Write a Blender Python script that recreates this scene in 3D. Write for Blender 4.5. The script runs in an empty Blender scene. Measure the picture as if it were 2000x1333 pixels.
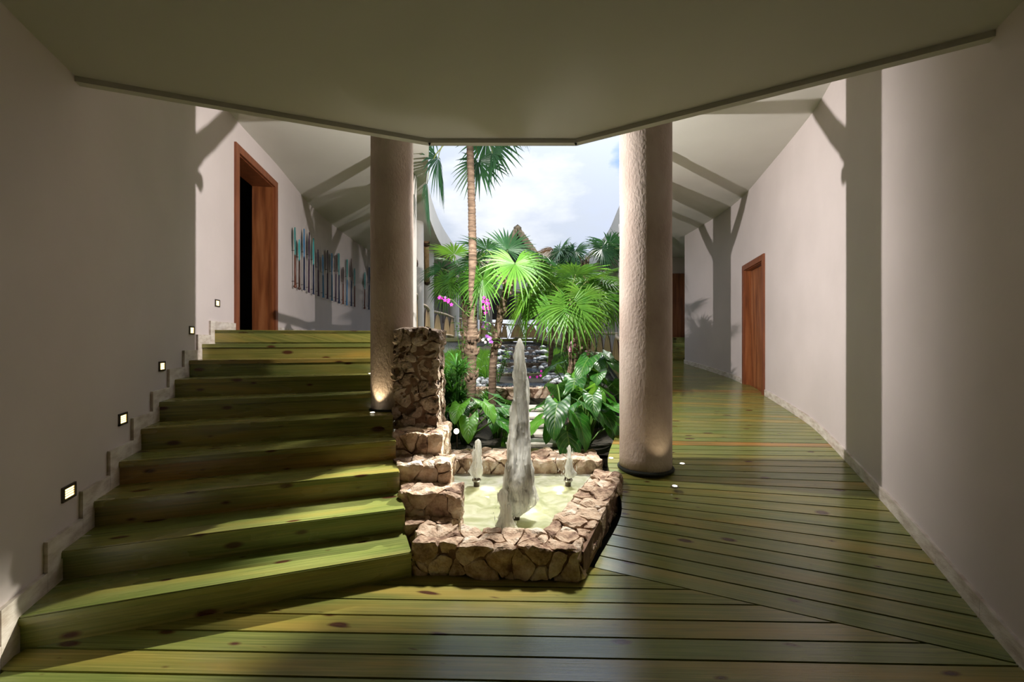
import bpy, bmesh, math, random
from mathutils import Vector, Matrix, noise
random.seed(7)
R = math.radians
SC = bpy.context.scene
COL = SC.collection

# ------------------------------------------------------------------ camera, sky, sun, exposure
cam_d = bpy.data.cameras.new('camera'); cam = bpy.data.objects.new('camera', cam_d); COL.objects.link(cam)
cam.location = (0, 0, 1.537); cam.rotation_euler = (R(90), 0, 0)
cam_d.sensor_width = 36; cam_d.lens = 850 * 36 / 2000; cam_d.clip_start = 0.05; cam_d.clip_end = 500
SC.camera = cam
SC.view_settings.view_transform = 'Standard'; SC.view_settings.look = 'None'
SC.view_settings.gamma = 1; SC.view_settings.use_curve_mapping = False
SC.view_settings.exposure = 0.45
SC.cycles.max_bounces = 5; SC.cycles.diffuse_bounces = 4; SC.cycles.glossy_bounces = 2; SC.cycles.transmission_bounces = 3; SC.cycles.transparent_max_bounces = 5
SC.cycles.use_adaptive_sampling = True; SC.cycles.adaptive_threshold = .04
SC.cycles.caustics_reflective = False; SC.cycles.caustics_refractive = False

SUN_AZ, SUN_EL = R(18), R(60)          # azimuth from +Y towards +X
sun_dir = Vector((math.sin(SUN_AZ) * math.cos(SUN_EL), math.cos(SUN_AZ) * math.cos(SUN_EL), math.sin(SUN_EL)))

W = bpy.data.worlds.new('world'); SC.world = W; W.use_nodes = True
nt = W.node_tree; nt.nodes.clear()
def N(t, kind, **kw):
    n = t.nodes.new(kind)
    for k, v in kw.items():
        setattr(n, k, v)
    return n
def L(t, a, b): t.links.new(a, b)
tc = N(nt, 'ShaderNodeTexCoord')
mp = N(nt, 'ShaderNodeMapping'); mp.inputs['Scale'].default_value = (1, 1, 2.2); mp.inputs['Location'].default_value = (2.9145, 1.3576, 5.8584)
L(nt, tc.outputs['Generated'], mp.inputs[0])
n1 = N(nt, 'ShaderNodeTexNoise'); n1.inputs['Scale'].default_value = 2.3; n1.inputs['Detail'].default_value = 7; n1.inputs['Roughness'].default_value = .55
L(nt, mp.outputs[0], n1.inputs['Vector'])
r1 = N(nt, 'ShaderNodeValToRGB')
r1.color_ramp.elements[0].position = .33; r1.color_ramp.elements[0].color = (.09, .30, .78, 1)
r1.color_ramp.elements[1].position = .43; r1.color_ramp.elements[1].color = (.60, .67, .84, 1)
e = r1.color_ramp.elements.new(.53); e.color = (.60, .66, .77, 1)
e = r1.color_ramp.elements.new(.66); e.color = (.86, .89, .95, 1)
L(nt, n1.outputs['Fac'], r1.inputs[0])
# brightening of the cloud veil around the sun
nrm = N(nt, 'ShaderNodeVectorMath', operation='NORMALIZE'); L(nt, tc.outputs['Generated'], nrm.inputs[0])
dt = N(nt, 'ShaderNodeVectorMath', operation='DOT_PRODUCT'); L(nt, nrm.outputs[0], dt.inputs[0]); dt.inputs[1].default_value = sun_dir
mx = N(nt, 'ShaderNodeMath', operation='MAXIMUM'); L(nt, dt.outputs['Value'], mx.inputs[0]); mx.inputs[1].default_value = 0
pw = N(nt, 'ShaderNodeMath', operation='POWER'); L(nt, mx.outputs[0], pw.inputs[0]); pw.inputs[1].default_value = 9
ml = N(nt, 'ShaderNodeMath', operation='MULTIPLY_ADD'); L(nt, pw.outputs[0], ml.inputs[0]); ml.inputs[1].default_value = 2.2; ml.inputs[2].default_value = .80
mc = N(nt, 'ShaderNodeVectorMath', operation='SCALE'); L(nt, r1.outputs[0], mc.inputs[0]); L(nt, ml.outputs[0], mc.inputs['Scale'])
bg = N(nt, 'ShaderNodeBackground'); L(nt, mc.outputs[0], bg.inputs[0]); bg.inputs[1].default_value = 1.0
wo = N(nt, 'ShaderNodeOutputWorld'); L(nt, bg.outputs[0], wo.inputs[0])

sd = bpy.data.lights.new('sun', 'SUN'); sd.energy = 4.2; sd.angle = R(6); sd.color = (1, .96, .88)
sun = bpy.data.objects.new('sun', sd); COL.objects.link(sun)
sun.rotation_euler = (-sun_dir).to_track_quat('-Z', 'Y').to_euler()

# ------------------------------------------------------------------ helpers
ORG = {}
def origin(p): return ORG.get(p.name, Vector((0, 0, 0))) if p else Vector((0, 0, 0))
def mk(name, verts, faces, mat, parent=None, uv=None, smooth=False, kind=None):
    o0 = origin(parent)
    me = bpy.data.meshes.new(name)
    me.from_pydata([tuple(Vector(v) - o0) for v in verts], [], faces)
    if uv:
        ul = me.uv_layers.new(name='UVMap')
        for lp in me.loops:
            ul.data[lp.index].uv = uv[lp.index] if len(uv) == len(me.loops) else uv[lp.vertex_index]
    mats = mat if isinstance(mat, (list, tuple)) else [mat]
    for m in mats: me.materials.append(m)
    if smooth: me.polygons.foreach_set('use_smooth', [True] * len(me.polygons))
    me.update()
    ob = bpy.data.objects.new(name, me); COL.objects.link(ob)
    if parent: ob.parent = parent; ORG[ob.name] = o0
    if kind: ob['kind'] = kind
    return ob
def inst(name, me, parent, loc, rot=(0, 0, 0), sc=(1, 1, 1)):
    ob = bpy.data.objects.new(name, me); COL.objects.link(ob)
    if parent: ob.parent = parent
    ob.location = Vector(loc) - origin(parent); ob.rotation_euler = rot; ob.scale = sc
    return ob
def tag(o, label=None, cat=None, group=None, kind=None):
    if label: o['label'] = label
    if cat: o['category'] = cat
    if group: o['group'] = group
    if kind: o['kind'] = kind
    return o
def thing(name, loc, label, cat, group=None, kind=None):
    o = bpy.data.objects.new(name, None); COL.objects.link(o); o.location = loc; o.empty_display_size = .1
    ORG[o.name] = Vector(loc)
    return tag(o, label, cat, group, kind)
HEXF = [(0, 3, 2, 1), (4, 5, 6, 7), (0, 1, 5, 4), (1, 2, 6, 5), (2, 3, 7, 6), (3, 0, 4, 7)]
def hexa(V, F, c8):
    b = len(V); V += c8; F += [tuple(b + i for i in f) for f in HEXF]
def boxv(x0, x1, y0, y1, z0, z1):
    return [(x0, y0, z0), (x1, y0, z0), (x1, y1, z0), (x0, y1, z0), (x0, y0, z1), (x1, y0, z1), (x1, y1, z1), (x0, y1, z1)]
def obox(c, ax, ay, az, hx, hy, hz):
    c = Vector(c); ax = Vector(ax).normalized(); ay = Vector(ay).normalized(); az = Vector(az).normalized()
    return [tuple(c + ax * hx * sx + ay * hy * sy + az * hz * sz) for sz in (-1, 1) for sx, sy in ((-1, -1), (1, -1), (1, 1), (-1, 1))]
def tube(V, F, pts, rad, n=8, cap=True):
    b = len(V); pts = [Vector(p) for p in pts]; m = len(pts)
    up = Vector((0, 0, 1)) if abs((pts[1] - pts[0]).normalized().z) < .9 else Vector((1, 0, 0))
    for i, p in enumerate(pts):
        t = (pts[min(i + 1, m - 1)] - pts[max(i - 1, 0)]).normalized()
        a = t.cross(up).normalized(); c = a.cross(t).normalized()
        r = rad[i] if isinstance(rad, (list, tuple)) else rad
        for k in range(n):
            th = 2 * math.pi * k / n
            V.append(tuple(p + (a * math.cos(th) + c * math.sin(th)) * r))
    for i in range(m - 1):
        for k in range(n):
            k2 = (k + 1) % n
            F.append((b + i * n + k, b + i * n + k2, b + (i + 1) * n + k2, b + (i + 1) * n + k))
    if cap:
        F.append(tuple(b + k for k in reversed(range(n)))); F.append(tuple(b + (m - 1) * n + k for k in range(n)))
def lathe(V, F, c, prof, n=32):
    b = len(V); c = Vector(c)
    for r, z in prof:
        for k in range(n):
            th = 2 * math.pi * k / n; V.append((c.x + r * math.cos(th), c.y + r * math.sin(th), c.z + z))
    for i in range(len(prof) - 1):
        for k in range(n):
            k2 = (k + 1) % n; F.append((b + i * n + k, b + i * n + k2, b + (i + 1) * n + k2, b + (i + 1) * n + k))
    F.append(tuple(b + k for k in reversed(range(n)))); F.append(tuple(b + (len(prof) - 1) * n + k for k in range(n)))
def curve(tab):
    """smooth interpolation through (t, value) pairs"""
    T = [a for a, _ in tab]; X = [b for _, b in tab]
    n = len(T); M = []
    for i in range(n):
        if i == 0: M.append((X[1] - X[0]) / (T[1] - T[0]))
        elif i == n - 1: M.append((X[-1] - X[-2]) / (T[-1] - T[-2]))
        else: M.append((X[i + 1] - X[i - 1]) / (T[i + 1] - T[i - 1]))
    def f(t):
        if t <= T[0]: return X[0] + M[0] * (t - T[0])
        if t >= T[-1]: return X[-1] + M[-1] * (t - T[-1])
        i = max(k for k in range(n - 1) if T[k] <= t)
        h = T[i + 1] - T[i]; s = (t - T[i]) / h
        return ((2 * s**3 - 3 * s**2 + 1) * X[i] + (s**3 - 2 * s**2 + s) * h * M[i]
                + (-2 * s**3 + 3 * s**2) * X[i + 1] + (s**3 - s**2) * h * M[i + 1])
    return f
def frange(a, b, st):
    n = max(1, int(round((b - a) / st))); return [a + (b - a) * i / n for i in range(n + 1)]

# ------------------------------------------------------------------ materials
def mat_new(name):
    m = bpy.data.materials.new(name); m.use_nodes = True
    t = m.node_tree; p = t.nodes['Principled BSDF']; return m, t, p
def ramp(t, pairs):
    r = N(t, 'ShaderNodeValToRGB'); el = r.color_ramp.elements
    while len(el) < len(pairs): el.new(.5)
    for i, (a, c) in enumerate(pairs): el[i].position = a; el[i].color = (*c, 1)
    return r
def noise_mat(name, cols, scale=5, rough=.6, bump=.2, bscale=60, detail=6, coord='Object', stretch=(1, 1, 1), spec=.4, rnd=0, bdist=.01):
    m, t, p = mat_new(name)
    tc = N(t, 'ShaderNodeTexCoord'); mp = N(t, 'ShaderNodeMapping'); mp.inputs['Scale'].default_value = stretch
    L(t, tc.outputs[coord], mp.inputs[0])
    n = N(t, 'ShaderNodeTexNoise'); n.inputs['Scale'].default_value = scale; n.inputs['Detail'].default_value = detail; L(t, mp.outputs[0], n.inputs['Vector'])
    k = len(cols); r = ramp(t, [(.32 + .36 * i / max(1, k - 1), c) for i, c in enumerate(cols)]); L(t, n.outputs['Fac'], r.inputs[0])
    out = r.outputs[0]
    if rnd:
        oi = N(t, 'ShaderNodeObjectInfo'); hs = N(t, 'ShaderNodeHueSaturation'); mr = N(t, 'ShaderNodeMapRange')
        mr.inputs['To Min'].default_value = 1 - rnd; mr.inputs['To Max'].default_value = 1 + rnd
        L(t, oi.outputs['Random'], mr.inputs[0]); L(t, mr.outputs[0], hs.inputs['Value']); L(t, out, hs.inputs['Color']); out = hs.outputs[0]
    L(t, out, p.inputs['Base Color']); p.inputs['Roughness'].default_value = rough; p.inputs['Specular IOR Level'].default_value = spec
    if bump:
        n2 = N(t, 'ShaderNodeTexNoise'); n2.inputs['Scale'].default_value = bscale; n2.inputs['Detail'].default_value = 5; L(t, mp.outputs[0], n2.inputs['Vector'])
        b = N(t, 'ShaderNodeBump'); b.inputs['Strength'].default_value = bump; b.inputs['Distance'].default_value = bdist
        L(t, n2.outputs['Fac'], b.inputs['Height']); L(t, b.outputs[0], p.inputs['Normal'])
    return m
def plain(name, c, rough=.5, metal=0, spec=.5):
    m, t, p = mat_new(name); p.inputs['Base Color'].default_value = (*c, 1); p.inputs['Roughness'].default_value = rough
    p.inputs['Metallic'].default_value = metal; p.inputs['Specular IOR Level'].default_value = spec; return m
def emit(name, c, s):
    m, t, p = mat_new(name); p.inputs['Base Color'].default_value = (*c, 1); p.inputs['Emission Color'].default_value = (*c, 1); p.inputs['Emission Strength'].default_value = s; m.cycles.emission_sampling = 'NONE'; return m

def green_wood(name, rough=.22, knots=.45):
    m, t, p = mat_new(name)
    uv = N(t, 'ShaderNodeUVMap'); uv.uv_map = 'UVMap'
    def noise_uv(sc, scale, detail=5, dist=0):
        mp = N(t, 'ShaderNodeMapping'); mp.inputs['Scale'].default_value = sc; L(t, uv.outputs[0], mp.inputs[0])
        n = N(t, 'ShaderNodeTexNoise'); n.inputs['Scale'].default_value = scale; n.inputs['Detail'].default_value = detail; n.inputs['Distortion'].default_value = dist
        L(t, mp.outputs[0], n.inputs['Vector']); return n.outputs['Fac']
    grain = noise_uv((.8, 38, 1), 2.0, 5, .5)
    fine = noise_uv((1, 90, 1), 2.5, 4, .3)
    broad = noise_uv((.7, 5, 1), 1.1, 3, .4)
    cloud = noise_uv((.8, 3, 1), 1.6, 2, .1)
    cg = ramp(t, [(.25, (.115, .130, .038)), (.5, (.198, .212, .062)), (.75, (.290, .280, .098))]); L(t, grain, cg.inputs[0])
    mixb = N(t, 'ShaderNodeMix', data_type='RGBA'); mixb.inputs['B'].default_value = (.36, .27, .07, 1); L(t, cg.outputs[0], mixb.inputs['A'])
    rb = ramp(t, [(.48, (0, 0, 0)), (.72, (.75, .75, .75))]); L(t, broad, rb.inputs[0]); L(t, rb.outputs[0], mixb.inputs['Factor'])
    mixc = N(t, 'ShaderNodeMix', data_type='RGBA', blend_type='MULTIPLY'); L(t, mixb.outputs['Result'], mixc.inputs['A'])
    rc = ramp(t, [(.35, (.84, .92, .80)), (.65, (1.10, 1.06, 1.0))]); L(t, cloud, rc.inputs[0]); L(t, rc.outputs[0], mixc.inputs['B']); mixc.inputs['Factor'].default_value = 1
    # per-board tone
    oi = N(t, 'ShaderNodeObjectInfo')
    tone = ramp(t, [(0, (.86, .98, .86)), (.35, (1.0, 1.0, 1.0)), (.7, (1.10, 1.02, .9)), (.88, (1.15, .98, .85)), (.97, (1.45, .82, .75))]); L(t, oi.outputs['Random'], tone.inputs[0])
    mixt = N(t, 'ShaderNodeMix', data_type='RGBA', blend_type='MULTIPLY'); mixt.inputs['Factor'].default_value = 1
    L(t, mixc.outputs['Result'], mixt.inputs['A']); L(t, tone.outputs[0], mixt.inputs['B'])
    # knots
    mpk = N(t, 'ShaderNodeMapping'); mpk.inputs['Scale'].default_value = (2.0, 5.2, 1); L(t, uv.outputs[0], mpk.inputs[0])
    vk = N(t, 'ShaderNodeTexVoronoi', voronoi_dimensions='2D'); vk.inputs['Scale'].default_value = 1; L(t, mpk.outputs[0], vk.inputs['Vector'])
    sep = N(t, 'ShaderNodeSeparateColor'); L(t, vk.outputs['Color'], sep.inputs[0])
    size = N(t, 'ShaderNodeMapRange'); size.inputs['From Min'].default_value = knots; size.inputs['From Max'].default_value = 1; size.inputs['To Min'].default_value = 0; size.inputs['To Max'].default_value = .125; L(t, sep.outputs[0], size.inputs[0])
    dd = N(t, 'ShaderNodeMath', operation='SUBTRACT'); L(t, size.outputs[0], dd.inputs[0]); L(t, vk.outputs['Distance'], dd.inputs[1])
    kf = N(t, 'ShaderNodeMapRange'); kf.inputs['From Min'].default_value = -.035; kf.inputs['From Max'].default_value = .03; L(t, dd.outputs[0], kf.inputs[0])
    mixk = N(t, 'ShaderNodeMix', data_type='RGBA'); L(t, kf.outputs[0], mixk.inputs['Factor']); L(t, mixt.outputs['Result'], mixk.inputs['A']); mixk.inputs['B'].default_value = (.075, .026, .010, 1)
    L(t, mixk.outputs['Result'], p.inputs['Base Color'])
    rr = N(t, 'ShaderNodeMapRange'); rr.inputs['To Min'].default_value = rough - .07; rr.inputs['To Max'].default_value = rough + .12; L(t, cloud, rr.inputs[0]); L(t, rr.outputs[0], p.inputs['Roughness'])
    p.inputs['Specular IOR Level'].default_value = .8
    b = N(t, 'ShaderNodeBump'); b.inputs['Strength'].default_value = .18; b.inputs['Distance'].default_value = .004; L(t, fine, b.inputs['Height']); L(t, b.outputs[0], p.inputs['Normal'])
    return m

def leaf_mat(name, dark, light, rough=.32, trans=.25, veins=False):
    m, t, p = mat_new(name)
    tc = N(t, 'ShaderNodeTexCoord')
    n = N(t, 'ShaderNodeTexNoise'); n.inputs['Scale'].default_value = 4; n.inputs['Detail'].default_value = 3; L(t, tc.outputs['Object'], n.inputs['Vector'])
    oi = N(t, 'ShaderNodeObjectInfo'); ad = N(t, 'ShaderNodeMath', operation='MULTIPLY_ADD'); ad.inputs[1].default_value = .55; L(t, oi.outputs['Random'], ad.inputs[0])
    sb = N(t, 'ShaderNodeMath', operation='SUBTRACT'); L(t, n.outputs['Fac'], sb.inputs[0]); sb.inputs[1].default_value = .27; L(t, sb.outputs[0], ad.inputs[2])
    r = ramp(t, [(.15, dark), (.85, light)]); L(t, ad.outputs[0], r.inputs[0])
    out = r.outputs[0]
    if veins:
        uv = N(t, 'ShaderNodeUVMap'); uv.uv_map = 'UVMap'; sx = N(t, 'ShaderNodeSeparateXYZ'); L(t, uv.outputs[0], sx.inputs[0])
        a = N(t, 'ShaderNodeMath', operation='MULTIPLY_ADD'); L(t, sx.outputs[1], a.inputs[0]); a.inputs[1].default_value = -.45; L(t, sx.outputs[0], a.inputs[2])
        w = N(t, 'ShaderNodeMath', operation='MULTIPLY'); L(t, a.outputs[0], w.inputs[0]); w.inputs[1].default_value = 7.5
        fr = N(t, 'ShaderNodeMath', operation='PINGPONG'); L(t, w.outputs[0], fr.inputs[0]); fr.inputs[1].default_value = .5
        mm = N(t, 'ShaderNodeMath', operation='MINIMUM'); L(t, fr.outputs[0], mm.inputs[0]); L(t, sx.outputs[1], mm.inputs[1])
        vr = N(t, 'ShaderNodeMapRange'); vr.inputs['From Min'].default_value = .015; vr.inputs['From Max'].default_value = .06; vr.inputs['To Min'].default_value = .55; vr.inputs['To Max'].default_value = 0; L(t, mm.outputs[0], vr.inputs[0])
        mxv = N(t, 'ShaderNodeMix', data_type='RGBA'); L(t, vr.outputs[0], mxv.inputs['Factor']); L(t, out, mxv.inputs['A']); mxv.inputs['B'].default_value = (.22, .36, .08, 1); out = mxv.outputs['Result']
        b = N(t, 'ShaderNodeBump'); b.inputs['Strength'].default_value = .5; b.inputs['Distance'].default_value = .01; L(t, fr.outputs[0], b.inputs['Height']); L(t, b.outputs[0], p.inputs['Normal'])
    L(t, out, p.inputs['Base Color']); p.inputs['Roughness'].default_value = rough
    tr = N(t, 'ShaderNodeBsdfTranslucent'); hs = N(t, 'ShaderNodeHueSaturation'); hs.inputs['Value'].default_value = 1.6; hs.inputs['Hue'].default_value = .48; L(t, out, hs.inputs['Color']); L(t, hs.outputs[0], tr.inputs[0])
    ms = N(t, 'ShaderNodeMixShader'); ms.inputs[0].default_value = trans; L(t, p.outputs[0], ms.inputs[1]); L(t, tr.outputs[0], ms.inputs[2])
    L(t, ms.outputs[0], t.nodes['Material Output'].inputs[0])
    return m

def stone_mat(name, cols, pits=.4):
    m, t, p = mat_new(name)
    tc = N(t, 'ShaderNodeTexCoord')
    n = N(t, 'ShaderNodeTexNoise'); n.inputs['Scale'].default_value = 9; n.inputs['Detail'].default_value = 8; n.inputs['Roughness'].default_value = .65; L(t, tc.outputs['Object'], n.inputs['Vector'])
    k = len(cols); r = ramp(t, [(.3 + .4 * i / (k - 1), c) for i, c in enumerate(cols)])
    oi = N(t, 'ShaderNodeObjectInfo'); ad = N(t, 'ShaderNodeMath', operation='MULTIPLY_ADD'); L(t, oi.outputs['Random'], ad.inputs[0]); ad.inputs[1].default_value = .22
    sb = N(t, 'ShaderNodeMath', operation='SUBTRACT'); L(t, n.outputs['Fac'], sb.inputs[0]); sb.inputs[1].default_value = .11; L(t, sb.outputs[0], ad.inputs[2])
    L(t, ad.outputs[0], r.inputs[0]); L(t, r.outputs[0], p.inputs['Base Color']); p.inputs['Roughness'].default_value = .85; p.inputs['Specular IOR Level'].default_value = .25
    v = N(t, 'ShaderNodeTexVoronoi'); v.inputs['Scale'].default_value = 55; L(t, tc.outputs['Object'], v.inputs['Vector'])
    n2 = N(t, 'ShaderNodeTexNoise'); n2.inputs['Scale'].default_value = 45; n2.inputs['Detail'].default_value = 6; L(t, tc.outputs['Object'], n2.inputs['Vector'])
    a = N(t, 'ShaderNodeMath', operation='MULTIPLY_ADD'); L(t, v.outputs['Distance'], a.inputs[0]); a.inputs[1].default_value = pits; L(t, n2.outputs['Fac'], a.inputs[2])
    b = N(t, 'ShaderNodeBump'); b.inputs['Strength'].default_value = .8; b.inputs['Distance'].default_value = .012; L(t, a.outputs[0], b.inputs['Height']); L(t, b.outputs[0], p.inputs['Normal'])
    return m

M = {}
M['wall'] = noise_mat('plaster_wall', [(.56, .495, .475), (.61, .54, .52)], 1.2, .75, .25, 14, spec=.2, bdist=.006)
M['ceil'] = noise_mat('plaster_ceiling', [(.62, .60, .55), (.66, .64, .59)], 1.0, .8, .12, 18, spec=.15, bdist=.005)
M['slab'] = noise_mat('plaster_soffit', [(.50, .49, .44), (.53, .52, .47)], 1.0, .8, .1, 30, spec=.15, bdist=.004)
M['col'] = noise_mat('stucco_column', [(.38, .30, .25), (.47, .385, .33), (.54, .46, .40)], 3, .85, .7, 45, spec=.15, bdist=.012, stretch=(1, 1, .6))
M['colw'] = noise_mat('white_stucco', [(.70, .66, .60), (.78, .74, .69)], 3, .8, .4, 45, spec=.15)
M['deck'] = green_wood('green_deck_wood', .19)
M['step'] = green_wood('green_step_wood', .24, .15)
M['under'] = plain('dark_underlay', (.010, .012, .006), .9)
M['trav'] = noise_mat('travertine', [(.46, .38, .31), (.62, .55, .48), (.74, .68, .61)], 7, .5, .3, 40, stretch=(1, 1, 3))
M['door'] = noise_mat('mahogany', [(.14, .042, .014), (.26, .085, .028), (.36, .135, .05)], 3, .35, .08, 40, stretch=(4, 4, .35), spec=.5)
M['doorf'] = noise_mat('mahogany_frame', [(.16, .048, .020), (.25, .080, .032)], 4, .35, .05, 40, stretch=(3, 3, .5), spec=.5)
M['dark'] = plain('room_painted_shade', (.03, .028, .025), .9)  # near-black colour stands in for the shade inside the room
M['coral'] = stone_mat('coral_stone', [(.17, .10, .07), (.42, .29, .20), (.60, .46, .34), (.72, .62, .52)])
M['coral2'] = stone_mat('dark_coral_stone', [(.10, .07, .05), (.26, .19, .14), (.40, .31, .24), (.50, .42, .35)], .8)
M['mortar'] = noise_mat('mortar', [(.13, .075, .048), (.24, .145, .095)], 20, .95, .5, 60)
M['grey_wall'] = noise_mat('pebbledash', [(.14, .13, .11), (.42, .40, .36), (.62, .60, .55)], 30, .9, .8, 40)
M['river'] = noise_mat('river_pebble', [(.20, .22, .25), (.34, .36, .38), (.50, .50, .48)], 3, .45, .1, 60, rnd=.45)
M['flag'] = noise_mat('flagstone', [(.55, .50, .42), (.70, .66, .58)], 6, .8, .4, 40)
M['soil'] = noise_mat('soil', [(.012, .010, .006), (.035, .028, .016)], 20, .95, .8, 40)
M['log'] = noise_mat('peeled_log', [(.36, .22, .11), (.52, .34, .18)], 3, .5, .2, 20, stretch=(6, 6, 6))
M['pale_log'] = noise_mat('pale_log', [(.48, .36, .23), (.62, .50, .35)], 4, .5, .2, 20)
M['collar'] = plain('dark_rope_collar', (.07, .035, .02), .8)
M['arch'] = noise_mat('cane_panel', [(.30, .17, .06), (.58, .38, .17), (.70, .50, .26)], 5, .55, .5, 30, stretch=(14, 14, .6))
M['archtrim'] = plain('arch_edge', (.10, .055, .03), .6)
M['trunk'] = noise_mat('palm_trunk', [(.07, .048, .03), (.15, .10, .065), (.23, .17, .115)], 5, .9, .8, 30, stretch=(1, 1, 6))
M['trunk_pale'] = noise_mat('palm_trunk_pale', [(.20, .14, .09), (.36, .27, .18), (.46, .38, .27)], 5, .9, .8, 30, stretch=(1, 1, 5))
M['palm'] = leaf_mat('palm_leaf', (.020, .085, .012), (.10, .26, .025), .42, .28)
M['palm_lt'] = leaf_mat('palm_leaf_bright', (.04, .15, .014), (.14, .31, .035), .42, .33)
M['palm_dk'] = leaf_mat('palm_leaf_blue', (.012, .055, .022), (.045, .14, .045), .42, .22)
M['palm_dry'] = leaf_mat('palm_leaf_dry', (.14, .08, .03), (.32, .21, .10), .6, .15)
M['ear'] = leaf_mat('elephant_ear', (.010, .065, .010), (.045, .22, .018), .36, .22, True)
M['ear_lt'] = leaf_mat('elephant_ear_light', (.05, .19, .012), (.12, .36, .03), .36, .35, True)
M['strap'] = leaf_mat('strap_leaf', (.025, .12, .014), (.10, .34, .035), .4, .3)
M['grass'] = leaf_mat('grass_blade', (.04, .17, .012), (.14, .36, .03), .5, .3)
M['stalk'] = plain('green_stalk', (.09, .20, .03), .4)
M['petiole'] = plain('palm_petiole', (.22, .26, .08), .5)
M['thatch'] = noise_mat('thatch', [(.12, .10, .07), (.26, .22, .16), (.40, .35, .26)], 5, .95, .9, 25, stretch=(5, 1.2, 1.2))
M['thatch2'] = noise_mat('thatch_fringe', [(.26, .19, .10), (.46, .36, .22), (.55, .45, .30)], 6, .95, .6, 25)
M['louver'] = plain('dark_louvre', (.02, .018, .02), .8)
M['metal'] = plain('nozzle_metal', (.10, .08, .06), .35, .8)
M['steel'] = plain('steel_ring', (.45, .44, .42), .3, 1)
M['bronze'] = plain('bronze_plate', (.12, .10, .08), .4, .7)
M['lamp'] = emit('lamp_glass', (1, .74, .26), 3.2)
M['lampw'] = emit('lamp_glass_white', (1, .9, .7), 8)
M['magenta'] = leaf_mat('orchid_magenta', (.55, .02, .38), (.80, .06, .55), .5, .3)
M['violet'] = leaf_mat('orchid_violet', (.28, .06, .42), (.55, .22, .68), .5, .3)
M['pink'] = leaf_mat('orchid_pink', (.75, .30, .50), (.90, .62, .78), .5, .3)
M['whitef'] = leaf_mat('orchid_white', (.80, .74, .74), (.9, .88, .86), .5, .3)
M['gourd'] = plain('pale_gourd', (.42, .34, .27), .6)
M['basin'] = noise_mat('basin_floor', [(.55, .55, .36), (.68, .68, .48)], 8, .7, .2, 30)
def paddle_mat(name, c): return noise_mat(name, [tuple(x * .75 for x in c), tuple(min(1, x * 1.2) for x in c)], 6, .5, .1, 30, stretch=(3, 3, .6))
M['p_teal'] = paddle_mat('paint_teal', (.07, .26, .25)); M['p_turq'] = paddle_mat('paint_turquoise', (.06, .40, .40)); M['p_blue'] = paddle_mat('paint_blue', (.06, .22, .42))
M['p_plum'] = paddle_mat('paint_plum', (.055, .03, .06)); M['p_brown'] = paddle_mat('paint_brown', (.075, .04, .03)); M['p_navy'] = paddle_mat('paint_navy', (.02, .03, .07)); M['p_red'] = paddle_mat('paint_red_brown', (.16, .06, .04))

def water_foam():
    m, t, p = mat_new('foamy_water')
    tc = N(t, 'ShaderNodeTexCoord'); n = N(t, 'ShaderNodeTexNoise'); n.inputs['Scale'].default_value = 5; n.inputs['Detail'].default_value = 8; n.inputs['Distortion'].default_value = 1.5; L(t, tc.outputs['Object'], n.inputs['Vector'])
    r = ramp(t, [(.35, (.55, .58, .36)), (.5, (.72, .74, .54)), (.66, (.88, .88, .76))]); L(t, n.outputs['Fac'], r.inputs[0]); L(t, r.outputs[0], p.inputs['Base Color'])
    p.inputs['Roughness'].default_value = .12; p.inputs['IOR'].default_value = 1.33
    tr = N(t, 'ShaderNodeBsdfTranslucent'); L(t, r.outputs[0], tr.inputs[0])
    ms = N(t, 'ShaderNodeMixShader'); ms.inputs[0].default_value = .5; L(t, p.outputs[0], ms.inputs[1]); L(t, tr.outputs[0], ms.inputs[2]); L(t, ms.outputs[0], t.nodes['Material Output'].inputs[0])
    b = N(t, 'ShaderNodeBump'); b.inputs['Strength'].default_value = .5; b.inputs['Distance'].default_value = .02; L(t, n.outputs['Fac'], b.inputs['Height']); L(t, b.outputs[0], p.inputs['Normal'])
    return m
M['foam'] = water_foam()
def jet_mat():
    m, t, p = mat_new('jet_water')
    tc = N(t, 'ShaderNodeTexCoord'); mp = N(t, 'ShaderNodeMapping'); mp.inputs['Scale'].default_value = (40, 40, 5); L(t, tc.outputs['Object'], mp.inputs[0])
    n = N(t, 'ShaderNodeTexNoise'); n.inputs['Scale'].default_value = 1; n.inputs['Detail'].default_value = 5; L(t, mp.outputs[0], n.inputs['Vector'])
    p.inputs['Base Color'].default_value = (.93, .93, .90, 1); p.inputs['Roughness'].default_value = .35; p.inputs['IOR'].default_value = 1.33
    tr = N(t, 'ShaderNodeBsdfTranslucent'); tr.inputs[0].default_value = (.95, .95, .91, 1)
    ms = N(t, 'ShaderNodeMixShader'); ms.inputs[0].default_value = .62; L(t, p.outputs[0], ms.inputs[1]); L(t, tr.outputs[0], ms.inputs[2])
    tp = N(t, 'ShaderNodeBsdfTransparent'); m2 = N(t, 'ShaderNodeMixShader'); rr = ramp(t, [(.36, (.5, .5, .5)), (.54, (.0, .0, .0))]); L(t, n.outputs['Fac'], rr.inputs[0])
    L(t, rr.outputs[0], m2.inputs[0]); L(t, ms.outputs[0], m2.inputs[1]); L(t, tp.outputs[0], m2.inputs[2]); L(t, m2.outputs[0], t.nodes['Material Output'].inputs[0])
    b = N(t, 'ShaderNodeBump'); b.inputs['Strength'].default_value = .6; b.inputs['Distance'].default_value = .015; L(t, n.outputs['Fac'], b.inputs['Height']); L(t, b.outputs[0], p.inputs['Normal'])
    return m
M['jet'] = jet_mat()
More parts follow.
